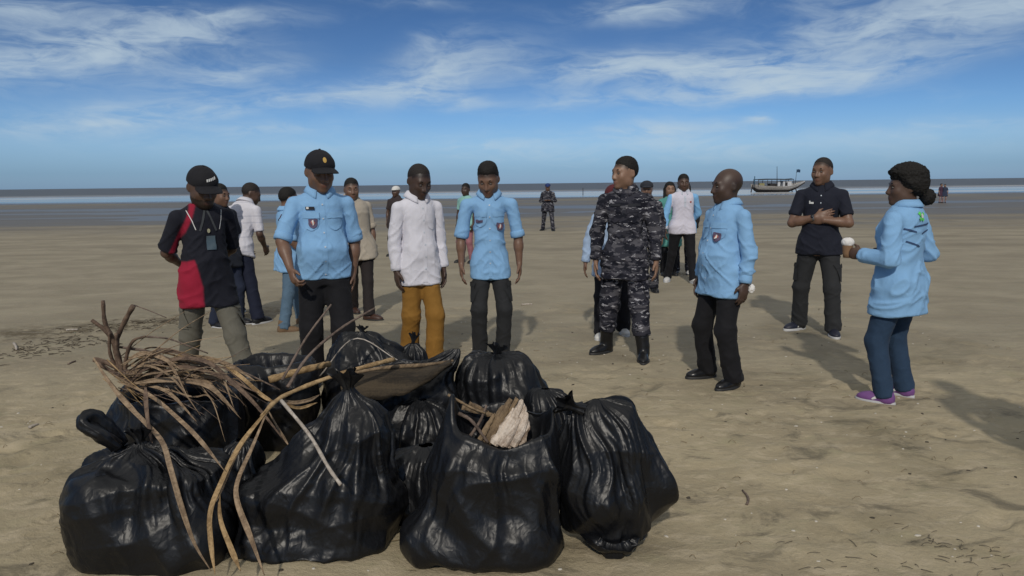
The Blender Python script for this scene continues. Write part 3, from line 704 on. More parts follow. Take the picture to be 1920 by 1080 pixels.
    sd = random.random() * 50
    zr = V[:, 2] / S
    am = np.interp(zr, [0.0, 0.12, 0.3, 0.47, 0.6, 0.78, 0.95], [1.0, 1.15, 0.6, 0.9, 0.4, 0.8, 0.3]) * tr.get('wr', 1.0)
    q = V * [8, 8, 12] + sd + np.stack([4 * V[:, 2], 0 * zr, 7 * V[:, 0] * np.sign(V[:, 1] + .01)], 1)
    sharp = lambda r_: np.clip((r_ - 0.5) / 0.5, 0, 1) ** 1.5 - 0.25
    sh2 = lambda r_: np.clip((r_ - 0.66) / 0.34, 0, 1) ** 1.6
    dsp = sh2(ridge(q, 1)) * 0.010 * am + sh2(ridge(q * [1.3, 1.3, .5] + 9, 1)) * 0.008 * am + (fbm(V * [7, 7, 1.4] + sd, 2) - 0.5) * 0.008 - 0.002
    dsp = dsp * 0.7
    dsp = np.where(zr > g('shirt').get('hem', 0.76) - 0.02, np.minimum(dsp, 0) * 0.3 - 0.004, dsp)
    V = V + nn * dsp[:, None]
    tm = tr.get('mat') or cloth_mat(tr['c'][0], tr['c'][1])
    to = mesh_obj('trousers', V, Q, tm, e)
    if tr.get('pockets'):
        bv = BVHTree.FromPolygons([Vector(v) for v in V], [tuple(f) for f in Q])
        for s in (-1, 1):
            kc = hip[s] * 0.35 + kne[s] * 0.65
            for (zz, hh2) in ((0.0, 0.15), (0.075, 0.035)):
                patch(to, bv, 'cargo_pocket' if hh2 > 0.1 else 'pocket_flap', kc + [s * 0.05, 0, zz], (0, 1, 0), (0, 0, 1), 0.13, hh2, (-s, 0, 0), tm, 0.012 if hh2 > 0.1 else 0.017, lim=0.09)
    # ---- upper garment
    st = g('shirt'); slv = st.get('sleeve', 'long'); inf = st.get('infl', 0.018)
    hemz = st.get('hem', 0.76)
    A = [('u', torso(inf, hemz, 1.475, st.get('flare', 0.05)), 0.03)]
    cuffs = {}
    for s in (-1, 1):
        A.append(('u', cone(T((s * 0.05, 0.014, 1.408)), sh[s], 0.044 * S + inf * 0.5, 0.045 * S * aw + inf * 0.4), 0.04))
        zh_ = T((0, 0, hemz)); up_ = Rl @ np.array([0, 0, 1.0])
        hf = cone(hip[s] + [0, 0, 0.03 * S], hip[s] + (kne[s] - hip[s]) * 0.5, (0.098 * w + 0.004) * S + inf * 0.75, 0.088 * w * S + inf * 0.8)
        A.append(('u', (lambda f_: (lambda P: np.maximum(f_(P), ((zh_ - P) @ up_))))(hf), 0.05))
        sw = st.get('sw', 1.0); r0, r1, r2 = (0.0475 * aw * S + inf * 0.45) * sw, (0.0435 * aw * S + inf * 0.5) * sw, (0.031 * S + inf * 0.6) * sw
        if slv == 'short': A.append(('u', cutcone(sh[s], elb[s], r0, r1 * 1.08, st.get('len', 0.72)), 0.014)); cuffs[s] = (sh[s] + (elb[s] - sh[s]) * st.get('len', 0.72), _n(elb[s] - sh[s]), r1 * 1.1)
        elif slv == 'rolled':
            le = st.get('len', 0.95); A.append(('u', cutcone(sh[s], elb[s], r0, r1 * 1.06, le), 0.014)); cuffs[s] = (sh[s] + (elb[s] - sh[s]) * le, _n(elb[s] - sh[s]), r1 * 1.08)
        else:
            le = st.get('len', 0.97)
            A.append(('u', cone(sh[s], elb[s], r0, r1), 0.014)); A.append(('u', cutcone(elb[s], wri[s], r1, r2, le), 0.012)); cuffs[s] = (elb[s] + (wri[s] - elb[s]) * le, fd[s], r2)
    A.append(('s', cone(neck + Rn @ np.array([0, -0.01, 0.0]), neck + Rn @ np.array([0, -0.02, 0.12]), 0.058 * S, 0.072 * S), 0.012))
    # hem follows the (leaned) torso, dips a little front and back
    zc = T((0, 0, hemz + 0.012)); up = Rl @ np.array([0, 0, 1.0])
    plo, phi = bbox_of([*sh.values(), *elb.values(), T((-.22 * w, -.16 - belly, hemz)), T((.22 * w, .16, hemz)), neck, *[c_[0] for c_ in cuffs.values()]], 0.12)
    V, Q = from_ops(A, plo, phi, hw_); nn = vnormals(V, Q); sd = random.random() * 50
    zr = V[:, 2] / S; wa = st.get('wr', 1.0)
    q = np.stack([V[:, 0] * 5, V[:, 1] * 5, (V[:, 2] + 0.55 * np.abs(V[:, 0]) * np.sign(math.sin(sd * 3)) ) * 11], 1) + sd
    q2 = np.stack([(V[:, 0] + 0.5 * V[:, 2]) * 9, V[:, 1] * 9, (V[:, 2] - 0.6 * V[:, 0]) * 6], 1) + sd * 2
    am = np.interp(zr, [0.7, 0.85, 1.05, 1.25, 1.38], [0.9, 1.0, 1.1, 0.7, 0.35])
    sharp = lambda r_: np.clip((r_ - 0.55) / 0.45, 0, 1) ** 1.6 - 0.22
    q3 = np.stack([(V[:, 0] * np.sign(V[:, 0] + 1e-6) + 0.9 * V[:, 2]) * 13, V[:, 1] * 5, (V[:, 2] - 0.9 * np.abs(V[:, 0])) * 3.5], 1) + sd * 3      # folds falling from shoulder and armpit
    msk = np.clip((fbm(V * 3.5 + sd, 2) - 0.35) / 0.3, 0, 1)
    sh2 = lambda r_: np.clip((r_ - 0.68) / 0.32, 0, 1) ** 1.7
    dsp = (sh2(ridge(q, 1)) * 0.013 * am * msk + sh2(ridge(q3, 1)) * 0.011 * am + sh2(ridge(q2 * 1.4, 1)) * 0.007 * am * (1 - msk) + (fbm(V * 3 + sd, 2) - 0.5) * 0.006 - 0.003) * wa
    side_ = 1 - np.abs(nn @ up)
    V = V + nn * (dsp * np.clip(side_ * 1.6, 0, 1))[:, None]
    cf = st.get('fn'); colors = None
    if cf: colors = cf(V, nn, S)
    sm = st.get('mat') or cloth_mat(st['c'][0], None if cf else st['c'][1])
    so = mesh_obj('shirt', V, Q, sm, e, colors=colors)
    bv = BVHTree.FromPolygons([Vector(v) for v in V], [tuple(f) for f in Q])
    if slv in ('rolled', 'long') and st.get('cuff', True) and det > 0:
        for s in (-1, 1):
            c_, d_, r_ = cuffs[s]; ln = 0.05 if slv == 'rolled' else 0.055
            pts_ = [c_ - d_ * ln, c_ - d_ * ln * 0.8, c_ - d_ * 0.3 * ln, c_ + d_ * 0.006, c_ + d_ * 0.008]; rr = [r_ * 0.97, r_ * 1.07, r_ * 1.09, r_ * 1.05, r_ * 0.80]
            mesh_obj('cuff', *tube_geo(pts_, rr, 18), st.get('cuffmat') or sm if not cf else cloth_mat(*st['cuffc']), so)
    if st.get('collar', True) and det > 0:
        cv = []; cfc = []; nphi = 26; ccm = st.get('collarmat') or (sm if not cf else cloth_mat(*st['cuffc']))
        gap = st.get('gap', 0.30); prof_c = [(0.062, 0.030), (0.066, 0.058), (0.075, 0.058), (0.096, 0.030), (0.108, 0.008)]
        for i in range(nphi + 1):
            ph = -math.pi / 2 + gap + (2 * math.pi - 2 * gap) * i / nphi; fr_ = max(0, -math.sin(ph)) ** 2
            for (r_, z_c) in prof_c:
                tip = 0.030 * fr_ if r_ > 0.08 else 0.0; low = 0.030 * fr_
                cv.append(T((0, 0.012, 1.455)) + Rl @ (np.array([math.cos(ph) * r_ * 1.04, math.sin(ph) * r_ * (1.0 + 0.14 * fr_), z_c - tip - low]) * S))
        for i in range(nphi):
            for j in range(4): a = i * 5 + j; cfc.append([a, a + 5, a + 6, a + 1])
        co = mesh_obj('collar', cv, cfc, ccm, so); md = co.modifiers.new('thick', 'SOLIDIFY'); md.thickness = 0.004
    if st.get('placket', False) and det > 1:
        z1 = 1.40; zb = hemz + 0.02 if st['placket'] == 'full' else 1.22
        ct = st.get('collarmat') or (cloth_mat(*st['cuffc']) if cf else sm)
        pk = patch(so, bv, 'placket', T((0, -.1, (z1 + zb) / 2)), (1, 0, 0), Rl @ np.array([0, 0, 1.0]), 0.032, (z1 - zb) * S, Rl @ np.array([0, 1.0, 0]), ct, 0.003, None, (2, 40))
        bm_ = plain_mat('shirt_button_dark' if st.get('btn', (1,))[0] < .1 else 'shirt_button_pale', st.get('btn', (0.5, 0.55, 0.6)), 0.3)
        for k in range(6 if st['placket'] == 'full' else 2):
            zz = z1 - 0.03 - k * (0.1 if st['placket'] == 'full' else 0.07)
            if zz > zb: patch(so, bv, 'button', T((0, -.1, zz)), (1, 0, 0), (0, 0, 1), 0.012, 0.012, Rl @ np.array([0, 1.0, 0]), bm_, 0.009, 'round', (2, 2))
    for (nm, x, z, w_, h_, mt, mk, side, off) in st.get('patches', []):
        dr = {'f': (0, 1, 0), 'b': (0, -1, 0), 'r': (1, 0, 0), 'l': (-1, 0, 0)}[side]
        u_ = (1, 0, 0) if side in 'fb' else (0, 1, 0)
        c_ = T((x, 0, z)) if side in 'fb' else np.array([0, x, z * S])
        rot = 0.0
        if isinstance(mk, tuple): mk, rot = mk
        uu = np.array(u_, float); vv = np.array([0, 0, 1.0])
        if rot: uu, vv = uu * math.cos(rot) + vv * math.sin(rot), vv * math.cos(rot) - uu * math.sin(rot)
        patch(so, bv, nm, c_, uu, vv, w_, h_, Rl @ np.array(dr, float) if side in 'fb' else dr, mt or sm, off, mk, (8, 8) if h_ > 0.02 else (10, 2))
    # ---- shoes
    sk_ = g('shoes'); 
    for s in (-1, 1):
        td = rotz(R(toe[0 if s < 0 else 1])) @ np.array([0, -1.0, 0]); sd_ = np.cross(td, [0, 0, 1.0]); M = np.stack([sd_, -td, [0, 0, 1.0]], 1)
        o_ = ank[s] * [1, 1, 0]; fs = g('shoe_s', 1.0) * S; B = []
        ad = lambda f, k: B.append(('u', xf(f, o_, M, fs), k))
        ad(ell((0, 0.030, 0.045), (0.040, 0.050, 0.050)), 0.03); ad(ell((0, -0.06, 0.040), (0.043, 0.085, 0.042)), 0.03); ad(ell((0, -0.120, 0.032), (0.046, 0.075, 0.034)), 0.03)
        ad(cone((0, 0.012, 0.05), (0, 0.015, min(sk_.get('h', 0.09), 0.12)), 0.043, 0.046), 0.03)
        if sk_.get('h', 0.09) > 0.12: B.append(('u', cone(ank[s], ank[s] + _n(kne[s] - ank[s]) * (sk_['h'] - 0.085) * S, 0.048 * S, 0.062 * S), 0.03))
        B.append(('c', lambda P: 0.012 * fs - P[:, 2], 0))
        ext = 0.30 * fs; v, f = from_ops(B, o_ - [ext, ext, 0.01], o_ + [ext, ext, sk_.get('h', 0.09) * fs + 0.06], min(h, 0.0085))
        nn = vnormals(v, f); v = v + nn * ((ridge(v * 26 + s, 2) - 0.6) * 0.004)[:, None]
        sho = mesh_obj('boot' if sk_.get('h', 0.09) > 0.15 else 'shoe', v, f, plain_mat(*sk_['c'], sk_.get('rough', 0.5), 0.4), e)
        n_p = 24; sv = []
        for z_s in (0.0, 0.008, 0.024):
            for k in range(n_p):
                a = 2 * math.pi * k / n_p; yy = math.cos(a); xx = math.sin(a)
                py_ = -0.055 - 0.143 * (-yy) if False else -0.058 + 0.145 * yy
                wd = 0.050 - 0.010 * np.clip((py_ + 0.02) / 0.1, -0.6, 1)
                sv.append(o_ + M @ (np.array([xx * wd * (1.0 if z_s else 0.94), py_, z_s]) * fs))
        sf = [[j * n_p + k, j * n_p + (k + 1) % n_p, (j + 1) * n_p + (k + 1) % n_p, (j + 1) * n_p + k] for j in (0, 1) for k in range(n_p)] + [list(range(n_p)), [2 * n_p + k for k in range(n_p)]]
        mesh_obj('sole', sv, sf, plain_mat(*sk_.get('sole', ('black_rubber_sole', (0.02, 0.02, 0.02)))), sho)
        if sk_.get('mark'):
            bvs = BVHTree.FromPolygons([Vector(q_) for q_ in v], [tuple(q_) for q_ in f])
            for sg in (-1, 1): patch(sho, bvs, 'side_stripe', o_ + M @ (np.array([0, -0.045, 0.048]) * fs), M @ np.array([0, 1.0, 0.5]) , (0, 0, 1), 0.05 * fs, 0.02 * fs, M @ np.array([-sg, 0, 0.0]), sk_['mark'], 0.003, 'round', (5, 4))
    info = dict(e=e, S=S, root=root, yaw=yw, wri=wri, elb=elb, fd=fd, T=T, Rl=Rl, hc=hc, Rh=Rh, hs=hs, shirt=so, bvh=bv, Rz=Rz, sm=sm, rz=rz, arms=arms)
    PEOPLE.append(info); return info
def world_of(I, p): return I['root'] * [1, 1, 0] + [0, 0, I['rz'] - 0.004] + I['Rz'] @ np.asarray(p, float)
def watch(I, s, col_=(0.25, 0.25, 0.26)):
    p = I['wri'][s] - I['fd'][s] * 0.012; d = I['fd'][s]
    wobj = mesh_obj('wristwatch_strap', *tube_geo([p - d * 0.011, p - d * 0.006, p + d * 0.006, p + d * 0.011], np.array([0.031, 0.033, 0.033, 0.031]) * I['S'], 16), plain_mat('watch_steel', col_, 0.3, 0.5, metal=0.8), I['e'])
    sd_ = np.array([s, 0, 0.0]); sd_ = _n(sd_ - d * (sd_ @ d)); mesh_obj('watch_face', *tube_geo([p + sd_ * 0.030 * I['S'], p + sd_ * 0.038 * I['S']], [0.018, 0.016], 14), plain_mat('watch_dial', (0.03, 0.03, 0.035), 0.2), wobj)
LIGHT_BLUE = ('light_blue_cotton', (0.215, 0.405, 0.645)); BLACK_T = ('black_trouser_cloth', (0.009, 0.009, 0.011)); CHAR_T = ('charcoal_trouser_cloth', (0.022, 0.023, 0.025))
badge_dark = plain_mat('embroidered_badge', (0.10, 0.075, 0.13), 0.8, var=0.5, scale=90); badge_red = plain_mat('badge_red_thread', (0.35, 0.10, 0.08), 0.8, var=0.4, scale=120); badge_w = plain_mat('badge_white_thread', (0.6, 0.6, 0.58), 0.8); black_thread = plain_mat('black_thread', (0.015, 0.016, 0.022), 0.8)
def badge(x, z): return [('badge', x, z, 0.058, 0.068, badge_dark, 'shield', 'f', 0.016), ('badge_emblem', x, z + .006, 0.026, 0.030, badge_red, 'round', 'f', 0.020), ('badge_emblem', x, z + .006, 0.010, 0.034, badge_w, None, 'f', 0.023)]
def pockets(): return [('pocket', s * 0.082, 1.245, 0.105, 0.12, None, 'shield', 'f', 0.007) for s in (-1, 1)] + [('pocket_flap', s * 0.082, 1.295, 0.112, 0.045, None, None, 'f', 0.012) for s in (-1, 1)]
black_shoe = dict(c=('black_leather', (0.010, 0.010, 0.011)), rough=0.28)

# soldier in grey camouflage
camo = camo_mat()
I = person('soldier in dark grey camouflage uniform and black boots, bareheaded, arms hanging down', [(1136, 660), (1206, 675)], (1178, 298), -14, w=0.92, skin='tan', head=(-48, 2), hair='short', hairh=0.007, toe=(-38, 4), aw=1.06,
       armR=((-.24, .02, -1), (-.02, -.12, -1)), armL=((.26, .04, -1), (.06, -.10, -1)),
       shirt=dict(mat=camo, sleeve='long', hem=0.70, infl=0.019, flare=0.03, wr=1.0, sw=1.08, placket='full', btn=(0.02, 0.02, 0.02), collarmat=camo, patches=pockets() + [('name_tape', -0.082, 1.335, 0.10, 0.022, black_thread, None, 'f', 0.008), ('name_tape', 0.082, 1.335, 0.10, 0.022, black_thread, None, 'f', 0.008)]),
       trousers=dict(mat=camo, bag=1.22, hem=0.058, drop=-0.13, wr=1.5, pockets=True), shoes=dict(c=('black_boot_leather', (0.009, 0.009, 0.010)), h=0.24, rough=0.35))
# bald man seen from his left
I = person('bald stocky man in light blue long-sleeved shirt and black trousers, standing in profile', [(1326, 708), (1374, 727)], (1362, 322), -68, w=1.02, belly=0.075, skin='deep', head=(-14, 2), hair='bald', toe=(-8, 12), hs=1.14, lean=-3, shw=1.02,
       armR=((-.16, -.05, -1), (.0, -.25, -1)), armL=((.22, .06, -1), (.04, -.16, -1)),
       shirt=dict(c=LIGHT_BLUE, sleeve='long', hem=0.735, infl=0.017, flare=0.03, wr=1.0, placket='full', sw=1.06, patches=pockets() + badge(0.082, 1.20)),
       trousers=dict(c=BLACK_T, bag=1.12, hem=0.066), shoes=black_shoe)
watch(I, 1); BALD = I
# man with folded arms
navy_fn_c = np.array([0.012, 0.014, 0.024])
def navy_polo(V, n, S):
    C = np.tile(navy_fn_c, (len(V), 1)); z = V[:, 2] / S
    st = (np.abs(V[:, 0]) > 0.17 * S) & (np.abs(V[:, 1] - 0.012 + (1.40 - z) * 0.06) < 0.020) & (z > 1.14) & (z < 1.40)
    C[st] = (0.6, 0.6, 0.62); return C
I = person('man in navy polo shirt with white sleeve stripes standing with folded arms', [(1498, 617), (1561, 629)], (1556, 298), -24, w=1.0, belly=0.02, skin='brown', head=(-24, 3), hair='buzz', toe=(-42, 12), aw=1.12,
       armR=((-.26, -.28, -1), (.93, -.36, .26)), armL=((.26, -.34, -1), (-.93, -.36, .12)), handR=dict(d=(.95, .02, .28), th=(0, 0, 1), n=(0.1, 1, 0), curl=.35), handL=dict(d=(-.95, .28, .05), th=(0, 0, 1), n=(0.1, 1, 0), curl=.4),
       shirt=dict(c=('navy_polo_knit', None), fn=navy_polo, cuffc=('navy_polo_trim', (0.012, 0.014, 0.024)), sleeve='short', len=0.74, hem=0.80, infl=0.016, flare=0.02, wr=0.6, placket='half', patches=[('logo', -0.085, 1.30, 0.04, 0.016, badge_w, None, 'f', 0.005), ('logo', -0.10, 1.315, 0.014, 0.012, badge_w, 'round', 'f', 0.005)]),
       trousers=dict(c=('dark_cargo_cloth', (0.024, 0.025, 0.027)), bag=1.12, hem=0.066, pockets=True), shoes=dict(c=('navy_sneaker_mesh', (0.014, 0.016, 0.030)), sole=('white_rubber_sole', (0.45, 0.45, 0.45)), mark=badge_w))
watch(I, -1)
# woman with a bun, back to us
green = plain_mat('bright_green_embroidery', (0.10, 0.55, 0.10), 0.7)
navy_th = plain_mat('navy_print', (0.03, 0.06, 0.14), 0.8)
I = person('woman with black hair in a bun, light blue jacket, blue jeans and purple sneakers', [(1694, 742), (1656, 756)], (1698, 320), -142, w=1.04, belly=0.03, bust=0.05, hipw=1.06, skin='dark', female=True, head=(40, 0), hair='bun', toe=(-6, 8), hs=1.08,
       armR=((-.34, .22, -1), (.28, -1, -.10)), armL=((.30, .10, -1), (-.25, -1, .05)), handR=dict(d=(.1, -1, .1), th=(0, 0, 1), n=(1, 0, 0), curl=.75), handL=dict(d=(-.1, -1, .1), th=(0, 0, 1), n=(-1, 0, 0), curl=.75),
       shirt=dict(c=LIGHT_BLUE, sleeve='long', hem=0.675, infl=0.024, flare=0.025, wr=1.3, sw=1.12, gap=.2,
                  patches=[('embroidered_emblem', 0.03, 1.395, 0.07, 0.022, green, (None, .9), 'b', 0.006), ('embroidered_emblem', 0.03, 1.395, 0.07, 0.022, green, (None, -.7), 'b', 0.008), ('embroidered_emblem', 0.03, 1.40, 0.03, 0.03, badge_w, 'round', 'b', 0.010),
                           ('back_lettering', 0.00, 1.335, 0.20, 0.010, navy_th, (None, -.08), 'b', 0.006), ('vent_seam', 0.13, 1.30, 0.085, 0.011, navy_th, (None, .3), 'b', 0.006), ('vent_seam', -0.03, 1.285, 0.10, 0.010, navy_th, (None, -.2), 'b', 0.006), ('vent_seam', .09, 1.20, 0.11, 0.010, navy_th, (None, .35), 'b', 0.006)]),
       trousers=dict(c=('dark_blue_denim', (0.022, 0.045, 0.085)), bag=1.12, hem=0.056, wr=.8), shoes=dict(c=('purple_suede', (0.17, 0.07, 0.22)), sole=('white_rubber_sole', (0.45, 0.45, 0.45)), mark=badge_w))
WOMAN = I
# young man, light blue shirt with rolled sleeves
I = person('young man in light blue shirt with rolled sleeves, head bowed, hands at his sides', [(900, 668), (943, 668)], (903, 304), 3, w=0.79, skin='brown', head=(-12, 25), hair='short', hairh=0.012, toe=(-10, 24), hs=1.12, shw=1.16,
       armR=((-.20, .0, -1), (-.0, -.16, -1)), armL=((.20, .02, -1), (.03, -.10, -1)),
       shirt=dict(c=LIGHT_BLUE, sleeve='rolled', len=0.98, hem=0.735, infl=0.015, flare=0.01, wr=1.0, placket='full', sw=1.06, gap=.42, patches=pockets() + badge(0.085, 1.185) + [('name_tag', -0.085, 1.235, 0.055, 0.022, badge_dark, None, 'f', 0.016)]),
       trousers=dict(c=CHAR_T, bag=1.0, hem=0.062, pockets=True), shoes=dict(c=('grey_sneaker', (0.05, 0.045, 0.04)), sole=('white_rubber_sole', (0.45, 0.45, 0.45))))
# white shirt and ochre trousers
I = person('man in white long-sleeved shirt and ochre trousers looking down, arms hanging', [(768, 684), (815, 690)], (797, 310), 30, w=0.82, belly=0.03, skin='deep', head=(6, 22), hair='buzz', toe=(-14, 12), hs=1.12,
       armR=((-.13, .06, -1), (.0, -.12, -1)), armL=((.13, .06, -1), (.02, -.2, -1)),
       shirt=dict(c=('white_cotton_shirt', (0.64, 0.63, 0.685)), sleeve='long', hem=0.735, infl=0.015, flare=0.02, wr=0.85, placket='full', sw=1.05, gap=.34, patches=[('pocket', 0.085, 1.25, 0.10, 0.115, None, 'shield', 'f', 0.006)]),
       trousers=dict(c=('ochre_chino_cloth', (0.23, 0.115, 0.022)), bag=1.10, hem=0.07), shoes=black_shoe)
# heavy man in a black cap and light blue shirt
gold = plain_mat('gold_thread', (0.5, 0.32, 0.08), 0.6)
I = person('heavy man in black cap, light blue rolled-sleeve shirt and black trousers, fist lowered', [(590, 722), (644, 726)], (597, 290), 20, w=0.96, belly=0.075, skin='brown', head=(10, 11), hair='cap', cap=('black_cap_cloth', (0.012, 0.012, 0.015)), caplogo=(gold, [(0.0, 0.085, 0.022, 0.03, 'round')]), toe=(-14, 14), hs=1.18, aw=1.08, shw=1.0,
       armR=((-.40, -.30, -1), (.16, -.55, -.75)), armL=((.20, .12, -1), (-.1, -.1, -1)), handR=dict(d=(.15, -.5, -.75), th=(.2, -1, .4), n=(1, 0, -.2), curl=1.05),
       shirt=dict(c=LIGHT_BLUE, sleeve='rolled', len=0.96, hem=0.84, infl=0.015, flare=0.0, wr=0.85, placket='full', sw=1.05, gap=.36, patches=pockets() + badge(-0.07, 1.235) + [('name_tag', -0.085, 1.345, 0.058, 0.022, black_thread, None, 'f', 0.012), ('name_tag', -0.10, 1.347, 0.016, 0.016, badge_w, None, 'f', 0.015), ('sleeve_flag', 0.0, 1.28, 0.06, 0.045, badge_red, None, 'r', 0.006)]),
       trousers=dict(c=BLACK_T, bag=1.2, hem=0.072, waist=1.0), shoes=black_shoe)
# man in black and red jersey
def jersey(V, n, S):
    C = np.tile(np.array([0.010, 0.011, 0.018]), (len(V), 1)); z = V[:, 2] / S; x = V[:, 0] / S; y = V[:, 1] / S
    red = np.array([0.28, 0.012, 0.035])
    sm_ = lambda v, w_: np.clip(0.5 + v / w_, 0, 1)[:, None]
    side = np.minimum(np.minimum(sm_(-x - 0.098 - 0.05 * np.clip((z - 0.85) / 0.25, 0, 1), 0.012), sm_(1.06 - z + 0.3 * (x + .15), 0.012)), sm_(x + 0.26, 0.01))
    C = C * (1 - side) + red * side
    rag = np.minimum(np.minimum(sm_(0.018 - np.abs((-x - 0.125) - (1.43 - z) * 0.42), 0.012), sm_(0.06 - y, 0.012)), sm_(z - 1.10, 0.012))
    C = C * (1 - rag) + red * 0.9 * rag
    return C
cap_white = plain_mat('white_cap_lettering', (0.62, 0.62, 0.60), 0.7)
I = person('man in black cap and black and red jersey with hands clasped behind his back', [(352, 728), (470, 742)], (366, 320), 38, w=0.92, belly=0.03, skin='dark', head=(4, 20), hip=(-.03, 0), hair='cap', beard=True, cap=('black_cap_cloth', (0.012, 0.012, 0.015)), caplogo=(cap_white, [(-0.012 + 0.012 * k, 0.076 + 0.003 * k, 0.009, 0.015, 'text') for k in range(5)]), toe=(-12, 22), hs=1.20,
       armR=((-.26, .40, -1), (.52, .62, -.42)), armL=((.22, .42, -1), (-.5, .6, -.4)),
       shirt=dict(c=('jersey_knit', None), fn=jersey, cuffc=('black_jersey_trim', (0.010, 0.011, 0.018)), sleeve='short', len=0.92, hem=0.70, infl=0.018, flare=0.025, wr=0.9, sw=1.16, collar=False),
       trousers=dict(c=('grey_green_cargo_cloth', (0.125, 0.118, 0.095)), bag=1.12, hem=0.058, pockets=True, wr=1.2), shoes=dict(c=('brown_suede_shoe', (0.06, 0.05, 0.04)), rough=.8))
for s in (-1, 1): patch(I['shirt'], I['bvh'], 'white_piping', I['T']((s * 0.105, 0, 1.355)), _n((1, 0, s * .30)), _n((-s * -.30, 0, 1)), 0.006, 0.14, (0, 1, 0), badge_w, 0.004, None, (1, 14))
lan = cloth_mat('lanyard_ribbon', (0.05, 0.055, 0.06))
for s in (-1, 1):
    for k in range(1):
        patch(I['e'], I['bvh'], 'lanyard', I['T']((s * 0.03, 0, 1.36)), _n((1, 0, s * .33)), _n((-s * .33, 0, 1)), 0.014, 0.17, (0, 1, 0), lan, 0.006, None, (2, 12))
patch(I['e'], I['bvh'], 'lanyard_clip', I['T']((0.0, 0, 1.275)), (1, 0, 0), (0, 0, 1), 0.022, 0.03, (0, 1, 0), plain_mat('brass_clip', (0.4, 0.38, 0.25), .4), 0.010, 'round', (4, 4))
patch(I['e'], I['bvh'], 'identity_card', I['T']((0.012, 0, 1.185)), (1, 0, 0), (0, 0, 1), 0.062, 0.098, (0, 1, 0), plain_mat('card_plastic', (0.07, 0.10, 0.12), .25, .5), 0.010, None, (4, 6))

# ---- second row
V2 = dict(vox=0.0105, vcloth=0.012, detail=1)
def striped(V, n, S):
    C = np.tile(np.array([0.60, 0.59, 0.64]), (len(V), 1)); z = V[:, 2] / S
    C[(np.abs(((z - 0.9) / 0.082) % 1 - 0.5) < 0.05)] = (0.46, 0.46, 0.52); return C
person('man in white shirt with thin grey stripes and navy trousers, bending forward, back turned', [(484, 607), (446, 588)], (480, 366), 156, H=1.60, w=1.08, skin='dark', head=(-40, 24), hair='buzz', lean=24, hip=(0, .12), toe=(-10, 20),
       armR=((-.16, .05, -1), (.25, -.55, -.6)), armL=((.16, .05, -1), (-.25, -.55, -.6)),
       shirt=dict(c=('striped_white_cotton', None), fn=striped, cuffc=('white_trim', (.6, .59, .64)), sleeve='short', len=.9, hem=0.80, infl=.020, flare=.03, wr=.9), trousers=dict(c=('navy_trouser_cloth', (0.010, 0.013, 0.028)), bag=1.08, hem=.066), shoes=dict(c=('black_sneaker', (.012, .012, .014)), sole=('white_rubber_sole', (0.45, 0.45, 0.45))), **V2)
person('man in dark slate shirt with short black hair behind the man in the jersey', [(404, 612), (448, 606)], (438, 345), 62, w=1.0, skin='brown', head=(6, 6), hair='short', toe=(-10, 10),
       shirt=dict(c=('dark_slate_cotton', (0.020, 0.023, 0.032)), sleeve='short', len=.9, hem=.74, infl=.02), trousers=dict(c=('indigo_trouser_cloth', (0.018, 0.024, 0.045)), hem=.064), shoes=dict(c=('black_sneaker', (.012, .012, .014)), sole=('white_rubber_sole', (0.45, 0.45, 0.45))), **V2)
person('person in light blue shirt, blue jeans and tan boots half hidden by the heavy man', [(533, 622), (566, 606)], (548, 351), 118, w=1.02, skin='brown', head=(10, 8), hair='short', toe=(-10, 24),
       armR=((-.3, .05, -1), (.1, -.7, -.6)), armL=((.3, .05, -1), (-.1, -.7, -.6)),
       shirt=dict(c=LIGHT_BLUE, sleeve='rolled', hem=.74, infl=.022), trousers=dict(c=('pale_blue_denim', (0.085, 0.14, 0.20)), hem=.064), shoes=dict(c=('tan_boot_leather', (.16, .10, .055)), h=.14, rough=.7, sole=('tan_rubber_sole', (.12, .08, .05))), **V2)
person('person in cream shirt, dark trousers and brown shoes standing behind the heavy man', [(663, 586), (692, 600)], (642, 336), 40, w=1.04, skin='brown', head=(-20, 5), hair='short', side=-6, toe=(-10, 30), hip=(0, 0),
       shirt=dict(c=('cream_cotton', (0.42, 0.37, 0.30)), sleeve='rolled', hem=.74, infl=.024), trousers=dict(c=('dark_brown_trouser_cloth', (0.020, 0.016, 0.016)), hem=.066), shoes=dict(c=('brown_leather', (.05, .024, .016)), rough=.45), **V2)
person('woman in dark red headscarf, light blue top and white shoes hidden behind the soldier', [(1128, 634), (1168, 626)], (1152, 350), -8, w=1.0, bust=.03, skin='brown', female=True, hair='scarf', head=(0, 0), toe=(-14, 14),
       armR=((-.36, .02, -1), (-.12, -.08, -1)), shirt=dict(c=('pale_blue_cotton', (0.34, 0.45, 0.62)), sleeve='long', hem=.72, infl=.022, collar=False), trousers=dict(c=('black_skirt_cloth', (.010, .010, .014)), hem=.075, bag=1.2), shoes=dict(c=('white_canvas', (.55, .54, .52)), sole=('white_rubber_sole', (0.45, 0.45, 0.45))), **V2)
def raglan(V, n, S):
    C = np.tile(np.array([0.60, 0.58, 0.66]), (len(V), 1)); x = np.abs(V[:, 0]) / S; z = V[:, 2] / S
    C[(x > 0.168 + np.clip(1.36 - z, 0, 1) * 0.10) ] = (0.20, 0.43, 0.70); return C
